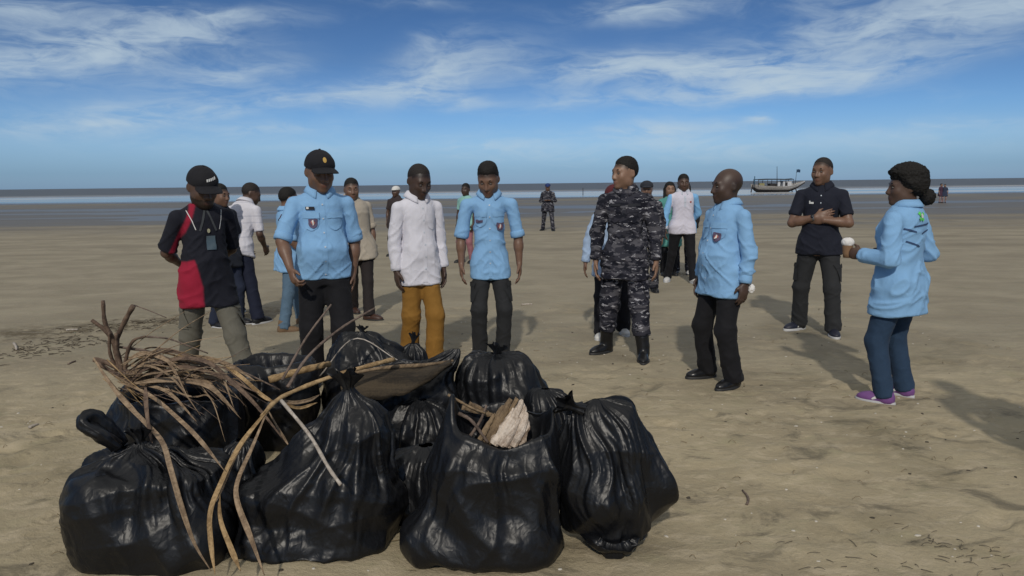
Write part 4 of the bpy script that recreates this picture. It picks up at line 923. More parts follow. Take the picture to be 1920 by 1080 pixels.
person('man in white polo with light blue sleeves and black trousers, legs apart', [(1252, 527), (1299, 531)], (1293, 328), 2, w=1.04, skin='dark', hair='short', head=(-6, 2), toe=(-24, 14), hip=(.02, 0),
       armR=((-.34, -.06, -1), (-.06, -.22, -1)), armL=((.30, .3, -1), (-.4, .5, -.6)),
       shirt=dict(c=('white_and_blue_polo', None), fn=raglan, cuffc=('pale_trim', (.5, .53, .6)), sleeve='long', hem=.80, infl=.018, flare=.01, wr=.7, placket='half', patches=[('logo', .09, 1.30, .03, .03, badge_red, 'round', 'f', .006)]), trousers=dict(c=BLACK_T, hem=.056), shoes=dict(c=('white_canvas', (.55, .54, .52)), sole=('white_rubber_sole', (0.45, 0.45, 0.45))), vox=.0105, vcloth=.012, detail=2)
V3 = dict(vox=0.0135, vcloth=0.015, detail=1)
person('person with ponytail in camouflage trousers standing behind the man in white polo', [(1268, 512), (1292, 514)], (1281, 338), -30, w=.92, female=True, skin='brown', hair='long', head=(30, 0),
       shirt=dict(c=('black_cotton', (.012, .012, .014)), sleeve='long', hem=.74), trousers=dict(mat=camo, hem=.06, bag=1.15), shoes=dict(c=('white_canvas', (.55, .54, .52))), **V3)
person('woman in teal green dress with long dark hair', [(1244, 516), (1262, 516)], (1253, 343), 0, w=.86, female=True, bust=.02, skin='tan', hair='long', shw=.9, toe=(-8, 8),
       shirt=dict(c=('teal_green_cotton', (.085, .27, .24)), sleeve='long', hem=.55, infl=.022, flare=.06, collar=False), trousers=dict(c=BLACK_T, hem=.06), shoes=dict(c=('black_flat', (.012, .012, .013))), **V3)
person('person in dark cap and camouflage standing behind the bareheaded soldier', [(1194, 545), (1226, 547)], (1208, 341), -10, w=1.0, skin='brown', hair='softcap', cap=('dark_grey_cap_cloth', (.025, .028, .036)),
       shirt=dict(mat=camo, sleeve='long', hem=.72, infl=.022, collarmat=camo), trousers=dict(mat=camo, hem=.06, bag=1.1), shoes=dict(c=('black_boot_leather', (.009, .009, .010)), h=.22), **V3)
# ---- far figures on the flats
V4 = dict(vox=0.018, vcloth=0.020, detail=0)
person('soldier in camouflage and blue cap standing alone far out on the sand', [(1018, 431), (1037, 432)], (1034, 343), -6, w=1.05, skin='brown', hair='softcap', cap=('blue_beret_felt', (.02, .04, .14)), head=(0, 10), toe=(-30, 16), armR=((-.3, .05, -1), (.7, -.6, .1)), armL=((.3, .05, -1), (-.7, -.6, .1)),
       shirt=dict(mat=camo, sleeve='long', hem=.72, infl=.022, collarmat=camo), trousers=dict(mat=camo, hem=.06, bag=1.1), shoes=dict(c=('black_boot_leather', (.009, .009, .010)), h=.22), **V4)
person('person in mint green shirt with short black hair behind the young man', [(866, 492), (886, 493)], (873, 345), -40, w=.95, skin='deep', hair='short', head=(20, 0), side=0,
       shirt=dict(c=('mint_green_cotton', (.24, .46, .42)), sleeve='short', hem=.74, collar=False), trousers=dict(c=('rose_cloth', (.30, .13, .15)), hem=.06), shoes=dict(c=('black_flat', (.012, .012, .013))), **V3)
person('person in white cap and dark brown shirt behind the man in ochre trousers', [(735, 480), (758, 481)], (746, 350), -20, w=1.06, skin='dark', hair='softcap', cap=('white_cap_cloth', (.62, .61, .58)),
       shirt=dict(c=('dark_brown_cotton', (.04, .03, .03)), sleeve='short', hem=.74), trousers=dict(c=BLACK_T, hem=.06), shoes=dict(c=('black_flat', (.012, .012, .013))), **V3)
person('far person in beige shirt seen past the shoulder of the heavy man', [(648, 452), (662, 453)], (654, 348), 10, w=1.0, skin='tan', hair='short',
       shirt=dict(c=('beige_cotton', (.36, .30, .24)), sleeve='short', hem=.74), trousers=dict(c=('khaki_cloth', (.18, .15, .11)), hem=.06), shoes=dict(c=('black_flat', (.012, .012, .013))), **V4)
person('far wader in maroon top with bare legs standing by the wet flats', [(1761, 379), (1765, 379)], (1761, 343), 20, w=1.0, skin='tan', hair='short', group='two far waders on the flats',
       shirt=dict(c=('maroon_cotton', (.06, .03, .05)), sleeve='short', hem=.62, collar=False), trousers=dict(c=('pink_cloth', (.30, .20, .19)), hem=.05, bag=.8), shoes=dict(c=('black_flat', (.012, .012, .013))), **V4)
person('far wader in dark blue top with bare legs beside the one in maroon', [(1768, 379), (1772, 379)], (1770, 344), -30, w=1.0, skin='tan', hair='short', group='two far waders on the flats',
       shirt=dict(c=('dark_blue_cotton', (.03, .04, .07)), sleeve='short', hem=.62, collar=False), trousers=dict(c=('pink_cloth', (.30, .20, .19)), hem=.05, bag=.8), shoes=dict(c=('black_flat', (.012, .012, .013))), **V4)
# ------------------------------------------------------------------ rubbish bags
m, N, b = new_mat('black_bin_liner_plastic')
tcn = N.n('ShaderNodeTexCoord').outputs['Object']
b.inputs['Base Color'].default_value = (0.0055, 0.006, 0.0075, 1); b.inputs['Specular IOR Level'].default_value = 0.36
N.t.links.new(N.m('ADD', 0.27, N.m('MULTIPLY', N.noise(tcn, 5, 4, 0.6), 0.26)), b.inputs['Roughness'])
bp = N.n('ShaderNodeBump'); bp.inputs['Strength'].default_value = 0.38; bp.inputs['Distance'].default_value = 0.010
wv = N.noise(tcn, 7, 3, 0.6)
q_ = N.n('ShaderNodeVectorMath', operation='ADD'); N.set(q_.inputs[0], tcn); N.set(q_.inputs[1], N.comb(N.m('MULTIPLY', wv, 0.12), N.m('MULTIPLY', wv, -0.1), N.m('MULTIPLY', wv, 0.06)))
vo = N.n('ShaderNodeTexVoronoi', feature='DISTANCE_TO_EDGE'); N.set(vo.inputs['Vector'], N.vmul(q_.outputs[0], (1, 1, 0.62))); vo.inputs['Scale'].default_value = 11
hgt = N.m('ADD', N.m('MULTIPLY', N.m('MINIMUM', vo.outputs[0], 0.22), 1.5), N.m('ADD', N.m('MULTIPLY', N.m('ABSOLUTE', N.m('SUBTRACT', N.noise(N.vmul(q_.outputs[0], (1, 1, .6)), 20, 2, 0.5), 0.5)), -1.6), N.m('MULTIPLY', N.noise(tcn, 75, 2, 0.6), 0.07)))
N.set(bp.inputs['Height'], hgt); N.t.links.new(bp.outputs[0], b.inputs['Normal'])
BAG = m
def relax(P0, eu, ev, it=130, kt=0.035, seed=1, fix=None):
    """crumple a film: every edge wants to be a little longer than the filled shape allows, so the surface buckles into folds"""
    nu, nv = P0.shape[:2]; rg = np.random.default_rng(seed); P = P0.copy()
    nrm = np.cross(np.roll(P0, -1, 0) - np.roll(P0, 1, 0), np.gradient(P0, axis=1)); nrm /= np.linalg.norm(nrm, axis=2, keepdims=True) + 1e-9
    ph = fbm(P0.reshape(-1, 3) * 9 + seed * 3.3, 3).reshape(nu, nv) - 0.5
    P += nrm * (ph[..., None] * 0.01)
    ln = lambda A: np.linalg.norm(A, axis=2)
    Lu = ln(np.roll(P0, -1, 0) - P0) * (1 + eu); Lv = ln(P0[:, 1:] - P0[:, :-1]) * (1 + ev)
    D1 = ln(np.roll(P0, -1, 0)[:, 1:] - P0[:, :-1]) * (1 + 0.5 * (eu[:, 1:] + ev)); D2 = ln(np.roll(P0, -1, 0)[:, :-1] - P0[:, 1:]) * (1 + 0.5 * (eu[:, 1:] + ev))
    B2 = 2 * Lu * 0.93; B2v = ln(P0[:, 2:] - P0[:, :-2]) * 0.99; B4 = 4 * Lu * 0.80
    def pull(a, b_, L, k):
        d = b_ - a; l = np.linalg.norm(d, axis=2, keepdims=True) + 1e-9; return d * ((l - L[..., None]) / l * 0.5 * k)
    for t in range(it):
        G = np.zeros_like(P)
        q = np.roll(P, -1, 0); c = pull(P, q, Lu, 0.5); G += c; G -= np.roll(c, 1, 0)
        c = pull(P[:, :-1], P[:, 1:], Lv, 0.5); G[:, :-1] += c; G[:, 1:] -= c
        c = pull(P[:, :-1], q[:, 1:], D1, 0.35); G[:, :-1] += c; G[:, 1:] -= np.roll(c, 1, 0)
        c = pull(P[:, 1:], q[:, :-1], D2, 0.35); G[:, 1:] += c; G[:, :-1] -= np.roll(c, 1, 0)
        q2 = np.roll(P, -2, 0); d = q2 - P; l = ln(d); L = np.maximum(l, B2); c = pull(P, q2, L, 0.25); G += c; G -= np.roll(c, 2, 0)
        q4 = np.roll(P, -4, 0); l = ln(q4 - P); L = np.maximum(l, B4); c = pull(P, q4, L, 0.15); G += c; G -= np.roll(c, 4, 0)
        d = P[:, 2:] - P[:, :-2]; l = ln(d); L = np.maximum(l, B2v); c = pull(P[:, :-2], P[:, 2:], L, 0.25); G[:, :-2] += c; G[:, 2:] -= c
        P = P + G + (P0 - P) * kt
        P[..., 2] = np.maximum(P[..., 2], 0.004)
        if t % 12 == 11:
            A = (np.roll(P, 1, 0) + np.roll(P, -1, 0)) * 0.5; P = P * 0.75 + A * 0.25
    return P
def bag_mesh(name, secs, parent, nu=250, nv=160, eu=0.03, ev=0.01, neck=0.35, seed=1, rim=None, it=22, lump=0.03, fold=0.030, crumple=1.35, sub=0, kt=0.05):
    """secs: (z, cx, cy, rx, ry, power, twist) from the ground up; the film gathers towards the last one"""
    secs = np.array(secs, float); t = np.linspace(0, 1, len(secs)); tv = np.linspace(0, 1, nv)
    # spread rings evenly along the profile length
    K = catmull(secs, 400); dl = np.linalg.norm(np.diff(K[:, :5] * [1, 1, 1, 1, .6], axis=0), axis=1); cl_ = np.concatenate([[0], np.cumsum(dl)]); cl_ /= cl_[-1]
    K = np.stack([np.interp(tv, cl_, K[:, k]) for k in range(K.shape[1])], 1)
    u = np.linspace(0, 2 * math.pi, nu, endpoint=False); P = np.zeros((nu, nv, 3))
    for j in range(nv):
        z, cx, cy, rx, ry, pw, tw = K[j]; c, s = np.cos(u + tw), np.sin(u + tw); rr = (np.abs(c) ** pw + np.abs(s) ** pw) ** (-1 / pw)
        P[:, j, 0] = cx + rx * rr * c; P[:, j, 1] = cy + ry * rr * s; P[:, j, 2] = z
    fl = P.reshape(-1, 3); ctr = np.stack([np.repeat(K[None, :, 1], nu, 0), np.repeat(K[None, :, 2], nu, 0), P[..., 2]], -1)
    gn = np.cross(np.roll(P, -1, 0) - np.roll(P, 1, 0), np.gradient(P, axis=1)); gn /= np.linalg.norm(gn, axis=2, keepdims=True) + 1e-9
    rl = np.linalg.norm(P - ctr, axis=2, keepdims=True); wr = np.clip(rl / 0.14, 0, 1)
    arc = np.concatenate([[0], np.cumsum(np.linalg.norm(np.diff(K[:, [0, 3]], axis=0), axis=1))])[None] * np.ones((nu, 1))
    wob = (fbm(fl * 3.1 + seed * 7, 2).reshape(nu, nv) - 0.5); th = u[:, None] + np.interp(tv, [0, 1], [0, 0.5])[None] + 1.3 * wob
    sharp = lambda r_, p_=1.5: np.clip((r_ - 0.45) / 0.55, 0, 1) ** p_ - 0.2
    def streak(k, fv, o_): return ridge(np.stack([np.cos(th) * k, np.sin(th) * k, arc * fv + o_], -1).reshape(-1, 3) + seed * 3.7, 2).reshape(nu, nv)
    up_w = np.clip((tv - 0.25) / 0.4, 0.25, 1)[None]                     # folds fan out from the tied end
    rg = np.random.default_rng(seed + 500); W_ = fl + 0.05 * (np.stack([fbm(fl * 3 + 1 + seed, 2), fbm(fl * 3 + 21 + seed, 2), fbm(fl * 3 + 41 + seed, 2)], 1) - 0.5) * 2
    cr = np.zeros(nu * nv)
    for q in range(13):                                              # straight sharp creases of crumpled film
        nq = _n(rg.normal(0, 1, 3) * [1, 1, .75]); wl = 0.10 * 1.13 ** q; t_ = (W_ @ nq) / wl + rg.random(); tri = np.abs(t_ - np.floor(t_) - 0.5) * 2
        mk = np.clip((vnoise(fl * (0.55 / wl) + q * 7.1 + seed) - 0.42) / 0.2, 0, 1); cr += (tri ** 1.25 - 0.45) * wl * 0.060 * mk
    cr = cr.reshape(nu, nv)
    msk = np.clip((fbm(fl * 3.0 + seed * 9, 2).reshape(nu, nv) - 0.36) / 0.22, 0, 1)
    dsp = (sharp(streak(1.9, 1.1, 0), 2.0) * fold * 1.1 * up_w + sharp(streak(4.2, 1.7, 9), 2.4) * fold * 0.55 * up_w * (0.25 + 0.75 * msk) + sharp(streak(8.5, 3.0, 5), 2.4) * fold * 0.26 * msk * up_w)
    dsp += cr * crumple + sharp(ridge(fl * [4.0, 4.0, 5] + seed * 1.9 + 4, 1).reshape(nu, nv), 1.8) * fold * 0.5 - 0.006
    if rim is not None: dsp = dsp * (1 - 0.85 * np.exp(-((tv - 0.78) / 0.11) ** 2))[None]
    dsp += (fbm(fl * 3.6 + seed * 5.1, 2).reshape(nu, nv) - 0.5) * 2 * lump
    P = P + gn * (dsp[..., None] * wr)
    if rim is not None: P = rim(P, u, tv)
    E = np.full((nu, nv), eu) * (1 + neck * 3 * np.exp(-((1 - tv) / 0.22) ** 2))[None] * (0.3 + 1.4 * fbm(fl * 2.5 + seed * 2, 2).reshape(nu, nv))
    P[..., 2] = np.maximum(P[..., 2], 0.004)
    P = relax(P, E, ev, it, kt, seed)
    V = P.reshape(-1, 3); i, j = np.meshgrid(np.arange(nu), np.arange(nv - 1), indexing='ij'); i = i.ravel(); j = j.ravel()
    Fq = np.stack([i * nv + j, ((i + 1) % nu) * nv + j, ((i + 1) % nu) * nv + j + 1, i * nv + j + 1], 1)
    o = mesh_obj(name, V, Fq, BAG, parent)
    if sub: md = o.modifiers.new('smooth', 'SUBSURF'); md.levels = sub; md.render_levels = sub
    return o
def px_sec(D, py, xl, xr, depth=0.7, pw=2.4, tw=0.0, dy=0.0):
    a = at(xl, py, D); c = at(xr, py, D); return (max((a[2] + c[2]) / 2, 0.006), (a[0] + c[0]) / 2, D + dy, (c[0] - a[0]) / 2, (c[0] - a[0]) / 2 * depth, pw, tw)
def knot(parent, base, d, ln, r, seed, loops=0):
    """gathered neck that fans out again above the tie"""
    rg = np.random.default_rng(seed); base = np.asarray(base); d = _n(d); nu = 40; prof_ = [(-.25, 1.1), (0, .75), (.18, .55), (.3, .62), (.55, 1.1), (.8, 1.6), (1.0, 1.9)]
    s1 = _n(np.cross(d, [.3, .8, .2])); s2 = np.cross(d, s1); V = []; ph = rg.uniform(0, 6.28)
    for k, (t, w) in enumerate(prof_):
        for i in range(nu):
            a = 2 * math.pi * i / nu; am = 0.16 + 0.22 * k / 6
            rr = r * w * (1 + am * math.sin(5 * a + ph + k * .5) + 0.12 * math.sin(11 * a + 2 * ph + k) + rg.normal(0, .02))
            fl = 0.35 if k > 3 else 0.8
            V.append(base + d * ln * (t + (0.14 * math.sin(3 * a + ph) + .1 * math.sin(7 * a)) * (k / 6) ** 2) + s1 * rr * math.cos(a) + s2 * rr * fl * math.sin(a))
    Fc = [[k * nu + i, k * nu + (i + 1) % nu, (k + 1) * nu + (i + 1) % nu, (k + 1) * nu + i] for k in range(len(prof_) - 1) for i in range(nu)]
    o = mesh_obj('tied_neck', V, Fc, BAG, parent); md = o.modifiers.new('smooth', 'SUBSURF'); md.levels = 1; md.render_levels = 1
    return o
def bag(label, D, secs, seed, neckdir=None, neckr=0.035, neckl=0.11, **k):
    cx = np.mean([s[1] for s in secs[:3]]); e = empty('rubbish_bag', (cx, D, beach_z(cx, D) - 0.012)); tag(e, label, 'rubbish bag')
    loc = [(s[0], s[1] - cx, s[2] - D, *s[3:]) for s in secs]
    o = bag_mesh('film', loc, e, seed=seed, **k)
    if neckdir is not None: knot(e, (loc[-1][1], loc[-1][2], loc[-1][0] - 0.005), neckdir, neckl, neckr, seed)
    return e
S_ = px_sec
def base_secs(D, xl, xr, depth, pw=2.6, squeeze=0.93):
    """flat bottom resting on the sand"""
    a = S_(D, 1000, xl, xr, depth, pw); f = lambda z, k: (z, a[1], D, a[3] * k, a[4] * k, pw, 0.0)
    return [f(0.006, 0.05), f(0.004, squeeze * 0.80), f(0.022, squeeze * 0.99)]
# front left bag: knotted, slumped
D = 2.95
bag('black rubbish bag with a big looped knot and fanned creases, left end of the pile', D, base_secs(D, 156, 448, 0.72, 3.0) + [S_(D, 960, 152, 446, .72, 3), S_(D, 890, 154, 420, .70, 3), S_(D, 868, 162, 405, .62, 2.8), S_(D, 856, 185, 355, .5, 2.3), S_(D, 835, 238, 290, .7, 2.0), S_(D, 826, 253, 277, .9, 2.0)], 3, (-.2, -.1, 1), .03, .07, neck=.6)
lp = catmull([at(222, 838, D - .02), at(186, 815, D - .06), at(160, 797, D - .06), at(172, 789, D - .03), at(200, 808, D), at(226, 838, D + .02)], 20)
e_ = [o for o in col.objects if o.name == 'rubbish_bag'][0]
lo_ = np.array(e_.location)
lp = catmull(lp, 48); lv, lf = tube_geo(lp - lo_, np.interp(np.linspace(0, 1, 48), [0, .2, .5, .8, 1], [.026, .033, .040, .033, .026]), 26, .55); lv = np.array(lv); lc = np.repeat(lp - lo_, 26, 0); ld = lv - lc; ld /= np.linalg.norm(ld, axis=1, keepdims=True) + 1e-9
ka = np.tile(np.arange(26) / 26 * 6.283, 48); lv = lv + ld * ((ridge(np.stack([np.cos(ka) * 2.6, np.sin(ka) * 2.6, np.repeat(np.arange(48), 26) * .07], 1) + 3, 2) - .6) * .026 + (ridge(lv * 26, 2) - .6) * .010)[:, None]
mesh_obj('knot_loop', lv, lf, BAG, e_)
# behind it, open bag holding the palm frond
D = 3.72
def open_rim(lowf, depth_in):
    def f(P, u, tv):
        w = np.clip((tv - 0.72) / 0.28, 0, 1)[None, :]; s = (np.sin(u) * 0.5 + 0.5)[:, None]
        P[..., 2] += w * lowf * (s - 0.3) + w * 0.02 * np.sin(u * 5)[:, None]; return P
    return f
bag('black open rubbish bag under the dry palm frond with its rim sagging', D, base_secs(D, 218, 452, 0.8) + [S_(D, 860, 212, 452, .8), S_(D, 780, 216, 448, .8), S_(D, 742, 226, 440, .78), S_(D, 733, 232, 434, .76), S_(D, 745, 240, 426, .7), S_(D, 800, 250, 415, .65), S_(D, 830, 300, 360, .5)], 5, None, neck=-.1, rim=open_rim(.03, 0))
# big leaning bag, tied
D = 3.06
bag('large bulging black rubbish bag leaning left with diagonal folds below the white stick', D, base_secs(D, 452, 732, 0.78, 2.8) + [S_(D, 990, 446, 742, .78, 2.6), S_(D, 910, 466, 744, .74), S_(D, 840, 540, 736, .66, 2.2), S_(D, 785, 584, 722, .55, 2.1), S_(D, 755, 612, 700, .5, 2.0), S_(D, 736, 636, 672, .7, 2.0), S_(D, 728, 645, 663, .9, 2)], 8, (-.1, -.2, 1), .036, .09, neck=.6)
# small crumpled bag between them
D = 3.12
bag('small crumpled black bag wedged between the two large left bags', D, base_secs(D, 405, 486, 0.9) + [S_(D, 960, 400, 490, .9), S_(D, 880, 408, 488, .9), S_(D, 835, 420, 480, .8), S_(D, 822, 440, 465, .8)], 11, None, nu=108, nv=80, neck=.2)
# slim bag left of the open one, with another behind it
D = 3.28
bag('slim black rubbish bag slumped beside the open bag of wood', D, base_secs(D, 735, 846, 0.95) + [S_(D, 960, 728, 850, .95), S_(D, 900, 730, 850, .9), S_(D, 855, 742, 846, .8), S_(D, 838, 765, 830, .7), S_(D, 832, 785, 812, .8)], 14, None, nu=132, nv=92, neck=.4)
D = 3.78
bag('round black rubbish bag half hidden behind the slim bag', D, base_secs(D, 728, 856, 0.9) + [S_(D, 860, 720, 860, .9), S_(D, 800, 724, 856, .85), S_(D, 765, 744, 838, .75), S_(D, 752, 770, 812, .7), S_(D, 748, 784, 800, .8)], 17, None, nu=132, nv=92, neck=.4)
# front open bag of wood
D = 2.92
def rim5(P, u, tv):
    w = np.exp(-((tv - 0.76) / 0.13) ** 2)[None, :]; c = np.cos(u)[:, None]; s = np.sin(u)[:, None]
    P[..., 2] += w * (0.13 * np.clip(-c, 0, 1) ** 9 + 0.07 * np.clip(c, 0, 1) ** 9 + 0.06 * np.clip(s, 0, 1) - 0.035 * np.clip(-s, 0, 1) + 0.012 * np.sin(5 * u)[:, None]); return P
bag('large open black rubbish bag filled with broken wood, front of the pile', D, base_secs(D, 768, 1060, 0.74, 3.2) + [S_(D, 985, 772, 1060, .74, 2.8), S_(D, 905, 800, 1052, .74), S_(D, 850, 826, 1046, .68), S_(D, 815, 842, 1042, .62), S_(D, 800, 848, 1038, .6), S_(D, 806, 851, 1034, .58), S_(D, 850, 862, 1024, .5), S_(D, 872, 920, 970, .4)], 23, None, neck=-.1, rim=rim5)
# right bag, pointed lower corner
D = 2.98
xc = at(1145, 1000, D)[0]
bag('full black rubbish bag with pointed lower corner at the right end of the pile', D, [(0.006, xc - .01, D - .15, .012, .015, 2, 0), (0.012, xc - .01, D - .145, .035, .04, 2, 0), (0.05, xc - .005, D - .11, .075, .09, 2, 0), (0.105, xc, D - .06, .115, .15, 2, 0), S_(D, 975, 1072, 1216, 1.15, 2), S_(D, 930, 1058, 1240, 1.0, 2), S_(D, 890, 1050, 1252, .88, 2), S_(D, 835, 1046, 1234, .8, 2.1), S_(D, 788, 1050, 1206, .72, 2.2), S_(D, 758, 1058, 1182, .62, 2.2), S_(D, 745, 1070, 1160, .5, 2.1), S_(D, 739, 1095, 1140, .35, 2.0), S_(D, 738, 1110, 1125, .3, 2.0)], 29, None, neck=.3, fold=.024, crumple=1.6)
e_ = [o for o in col.objects if o.name.startswith('rubbish_bag')][-1]; lo_ = np.array(e_.location)
knot(e_, at(1082, 765, D - .06) - lo_, (-.7, -.35, .35), .08, .03, 31)
# back row
D = 4.05
bag('black rubbish bag with star-shaped gathered knot behind the open bag', D, base_secs(D, 855, 1020, 0.8) + [S_(D, 800, 850, 1030, .8), S_(D, 740, 852, 1028, .78), S_(D, 695, 860, 1008, .7), S_(D, 672, 878, 985, .6), S_(D, 664, 905, 958, .6), S_(D, 660, 920, 942, .8)], 37, (.1, -.2, .9), .028, .06, nu=144, nv=103, neck=.7)
D = 3.75
bag('dark rubbish bag squeezed behind the right bag', D, base_secs(D, 985, 1085, 0.9) + [S_(D, 850, 980, 1090, .9), S_(D, 770, 985, 1080, .85), S_(D, 738, 995, 1060, .7), S_(D, 728, 1005, 1040, .6), S_(D, 724, 1015, 1030, .7)], 41, None, nu=120, nv=92, neck=.3)
D = 4.45
bag('greyish black rubbish bag with peaked top standing at the back of the pile', D, base_secs(D, 612, 785, 0.75) + [S_(D, 760, 608, 788, .75), S_(D, 690, 616, 778, .7), S_(D, 655, 626, 752, .6), S_(D, 632, 640, 720, .55), S_(D, 622, 655, 700, .5), S_(D, 618, 668, 688, .7)], 43, (.1, 0, 1), .02, .04, nu=144, nv=103, neck=.6)
bag('low ragged black bag in front of the ochre trousers', 4.55, base_secs(4.55, 735, 812, 0.9) + [S_(4.55, 700, 734, 812, .9), S_(4.55, 662, 745, 800, .8), S_(4.55, 648, 758, 788, .7), S_(4.55, 640, 768, 780, .8)], 47, (.2, 0, 1), .016, .07, nu=108, nv=80, neck=.6)
D = 4.25
bag('open black rubbish bag behind the palm frond', D, base_secs(D, 440, 590, 0.8) + [S_(D, 770, 432, 598, .8), S_(D, 700, 436, 594, .8), S_(D, 676, 444, 584, .78), S_(D, 672, 450, 578, .74), S_(D, 682, 456, 570, .7), S_(D, 715, 470, 556, .6), S_(D, 725, 500, 530, .5)], 53, None, nu=144, nv=103, neck=-.1, rim=open_rim(.03, 0))
# bag lying under the palm sheath, its mouth pulled to a tip on the right
D = 3.95
bag('black rubbish bag with its mouth pulled into a long tip under the palm sheath', D, base_secs(D, 655, 850, 0.62) + [S_(D, 800, 640, 860, .62), S_(D, 750, 650, 858, .58), S_(D, 718, 668, 850, .5), S_(D, 700, 700, 845, .4), S_(D, 688, 740, 846, .3), S_(D, 672, 800, 856, .25, 2, 0), S_(D, 656, 838, 862, .3, 2), S_(D, 650, 850, 860, .4, 2)], 59, None, nu=144, nv=103, neck=.2)

# ------------------------------------------------------------------ palm frond, sheath, wood
def fibre_mat(name, c1, c2, rough=0.8, stretch=(1, 1, 1), rot=0.0):
    m, N, b = new_mat(name); tcn = N.n('ShaderNodeTexCoord').outputs['Object']
    n_ = N.noise(N.vmul(N.vmul(tcn, (1, 1, 1), rot=(0, rot, 0)), stretch), 14, 5, 0.7, 0.6); n2_ = N.noise(tcn, 90, 3, 0.7)
    N.t.links.new(N.mix(N.mr(N.m('ADD', N.m('MULTIPLY', n_, 0.7), N.m('MULTIPLY', n2_, 0.3)), 0.36, 0.64), rgba(c1), rgba(c2)), b.inputs['Base Color'])
    b.inputs['Roughness'].default_value = rough; b.inputs['Specular IOR Level'].default_value = 0.3
    bp = N.n('ShaderNodeBump'); bp.inputs['Strength'].default_value = 0.5; bp.inputs['Distance'].default_value = 0.003; N.set(bp.inputs['Height'], n2_); N.t.links.new(bp.outputs[0], b.inputs['Normal'])
    return m
LEAF = fibre_mat('dry_palm_leaf', (0.13, 0.088, 0.055), (0.35, 0.255, 0.165)); LEAF2 = fibre_mat('dry_palm_leaf_dark', (0.065, 0.043, 0.032), (0.19, 0.13, 0.09)); RACH = fibre_mat('palm_rachis', (0.16, 0.10, 0.045), (0.42, 0.29, 0.15)); PALE = fibre_mat('bleached_stick', (0.28, 0.24, 0.20), (0.52, 0.47, 0.41))
SHEATH = fibre_mat('palm_sheath', (0.016, 0.012, 0.008), (0.060, 0.044, 0.026), stretch=(.12, 1, 2.2)); WOODW = fibre_mat('bleached_broken_wood', (0.24, 0.17, 0.12), (0.66, 0.57, 0.48), stretch=(.25, 1, 2.5), rot=R(52)); BARK = fibre_mat('weathered_bark', (0.07, 0.048, 0.03), (0.24, 0.17, 0.10), stretch=(.25, 1, 2.5), rot=R(52)); TWIG = fibre_mat('grey_brown_twig', (0.07, 0.05, 0.04), (0.20, 0.15, 0.12))
def z5(x, y): return (100 + x / 2, 540 + y / 2)
def line5(pts, d0, d1):
    n = len(pts); ds = np.broadcast_to(np.interp(np.linspace(0, 1, n), [0, 1], [d0, d1]), (n,)) if np.isscalar(d0) and not isinstance(d1, list) else d1
    return np.array([at(*z5(*p), d) for p, d in zip(pts, ds)])
def ribbon(parent, pts, w, mat, fold=0.35, n=26, taper=0.25, twist=0.6, seed=0, name='leaflet'):
    rg = np.random.default_rng(seed + 100); C = catmull(pts, n); T_ = np.gradient(C, axis=0); T_ /= np.linalg.norm(T_, axis=1, keepdims=True); V = []; a0 = rg.uniform(-.6, .6)
    for i in range(n):
        t = i / (n - 1); ww = w * 0.78 * (min(1, (1 - t) / taper + 0.06) * min(1, 0.35 + t * 3)); a = a0 + twist * math.sin(t * 2.4 + seed)
        s = _n(np.cross(T_[i], [0.1, -1, 0.25])); u = np.cross(s, T_[i]); sd = s * math.cos(a) + u * math.sin(a); up = np.cross(T_[i], sd)
        for (k, hgt) in ((-1, 0), (-.5, fold * .6), (0, fold), (.5, fold * .6), (1, 0)): V.append(C[i] + sd * ww * k * .5 + up * ww * (hgt - .2) * .5)
    Fc = [[i * 5 + k, i * 5 + k + 1, i * 5 + 6 + k, i * 5 + 5 + k] for i in range(n - 1) for k in range(4)]
    o = mesh_obj(name, V, Fc, mat, parent); md = o.modifiers.new('thick', 'SOLIDIFY'); md.thickness = 0.0016
    return o
fb = at(225, 700, 3.6)
fr = empty('palm_frond', (fb[0], fb[1], 0)); tag(fr, 'dry brown palm frond with splayed stalk end and drooping leaflets on the bags', 'palm frond')
org = np.array([fb[0], fb[1], 0.0]); K = lambda P: P - org
def stalk(pts, r0, r1, d0, d1, mat=LEAF2, name='stalk', n=16, flat=.8, par=None):
    P = catmull(line5(pts, d0, d1), n) - org; rr = np.interp(np.linspace(0, 1, n), [0, 1], [r0, r1]) * (1 + 0.12 * np.sin(np.arange(n) * 1.7)); return tube(name, P, rr, mat, par or fr, 8, flat)
stalk([(152, 268), (215, 285), (290, 325), (380, 345)], .018, .022, 3.58, 3.62, LEAF2, 'stalk_butt', 14, .7)
stalk([(165, 280), (230, 320), (300, 350), (400, 350)], .014, .02, 3.56, 3.6, LEAF2, 'stalk_butt', 14, .7)
for pts, r0, r1 in (([(186, 48), (194, 130), (225, 200), (250, 310)], .011, .017), ([(143, 120), (195, 160), (235, 225), (258, 320)], .010, .016), ([(210, 165), (212, 240), (238, 310)], .008, .013), ([(236, 170), (240, 240), (262, 320)], .010, .015), ([(300, 66), (268, 125), (240, 190), (240, 250)], .013, .012), ([(345, 182), (300, 198), (276, 250), (268, 320)], .007, .012)):
    stalk(pts, r0, r1, 3.55, 3.6)
for pts, r in (([(303, 64), (360, 85), (425, 112)], .003), ([(345, 182), (430, 190), (500, 215), (580, 245)], .005), ([(250, 222), (350, 235), (450, 270), (600, 292), (700, 310), (850, 382)], .006), ([(270, 226), (380, 245), (480, 280), (640, 330)], .0045)):
    stalk(pts, r, r * .6, 3.6, 3.65, TWIG, 'thin_stem', 14, 1)
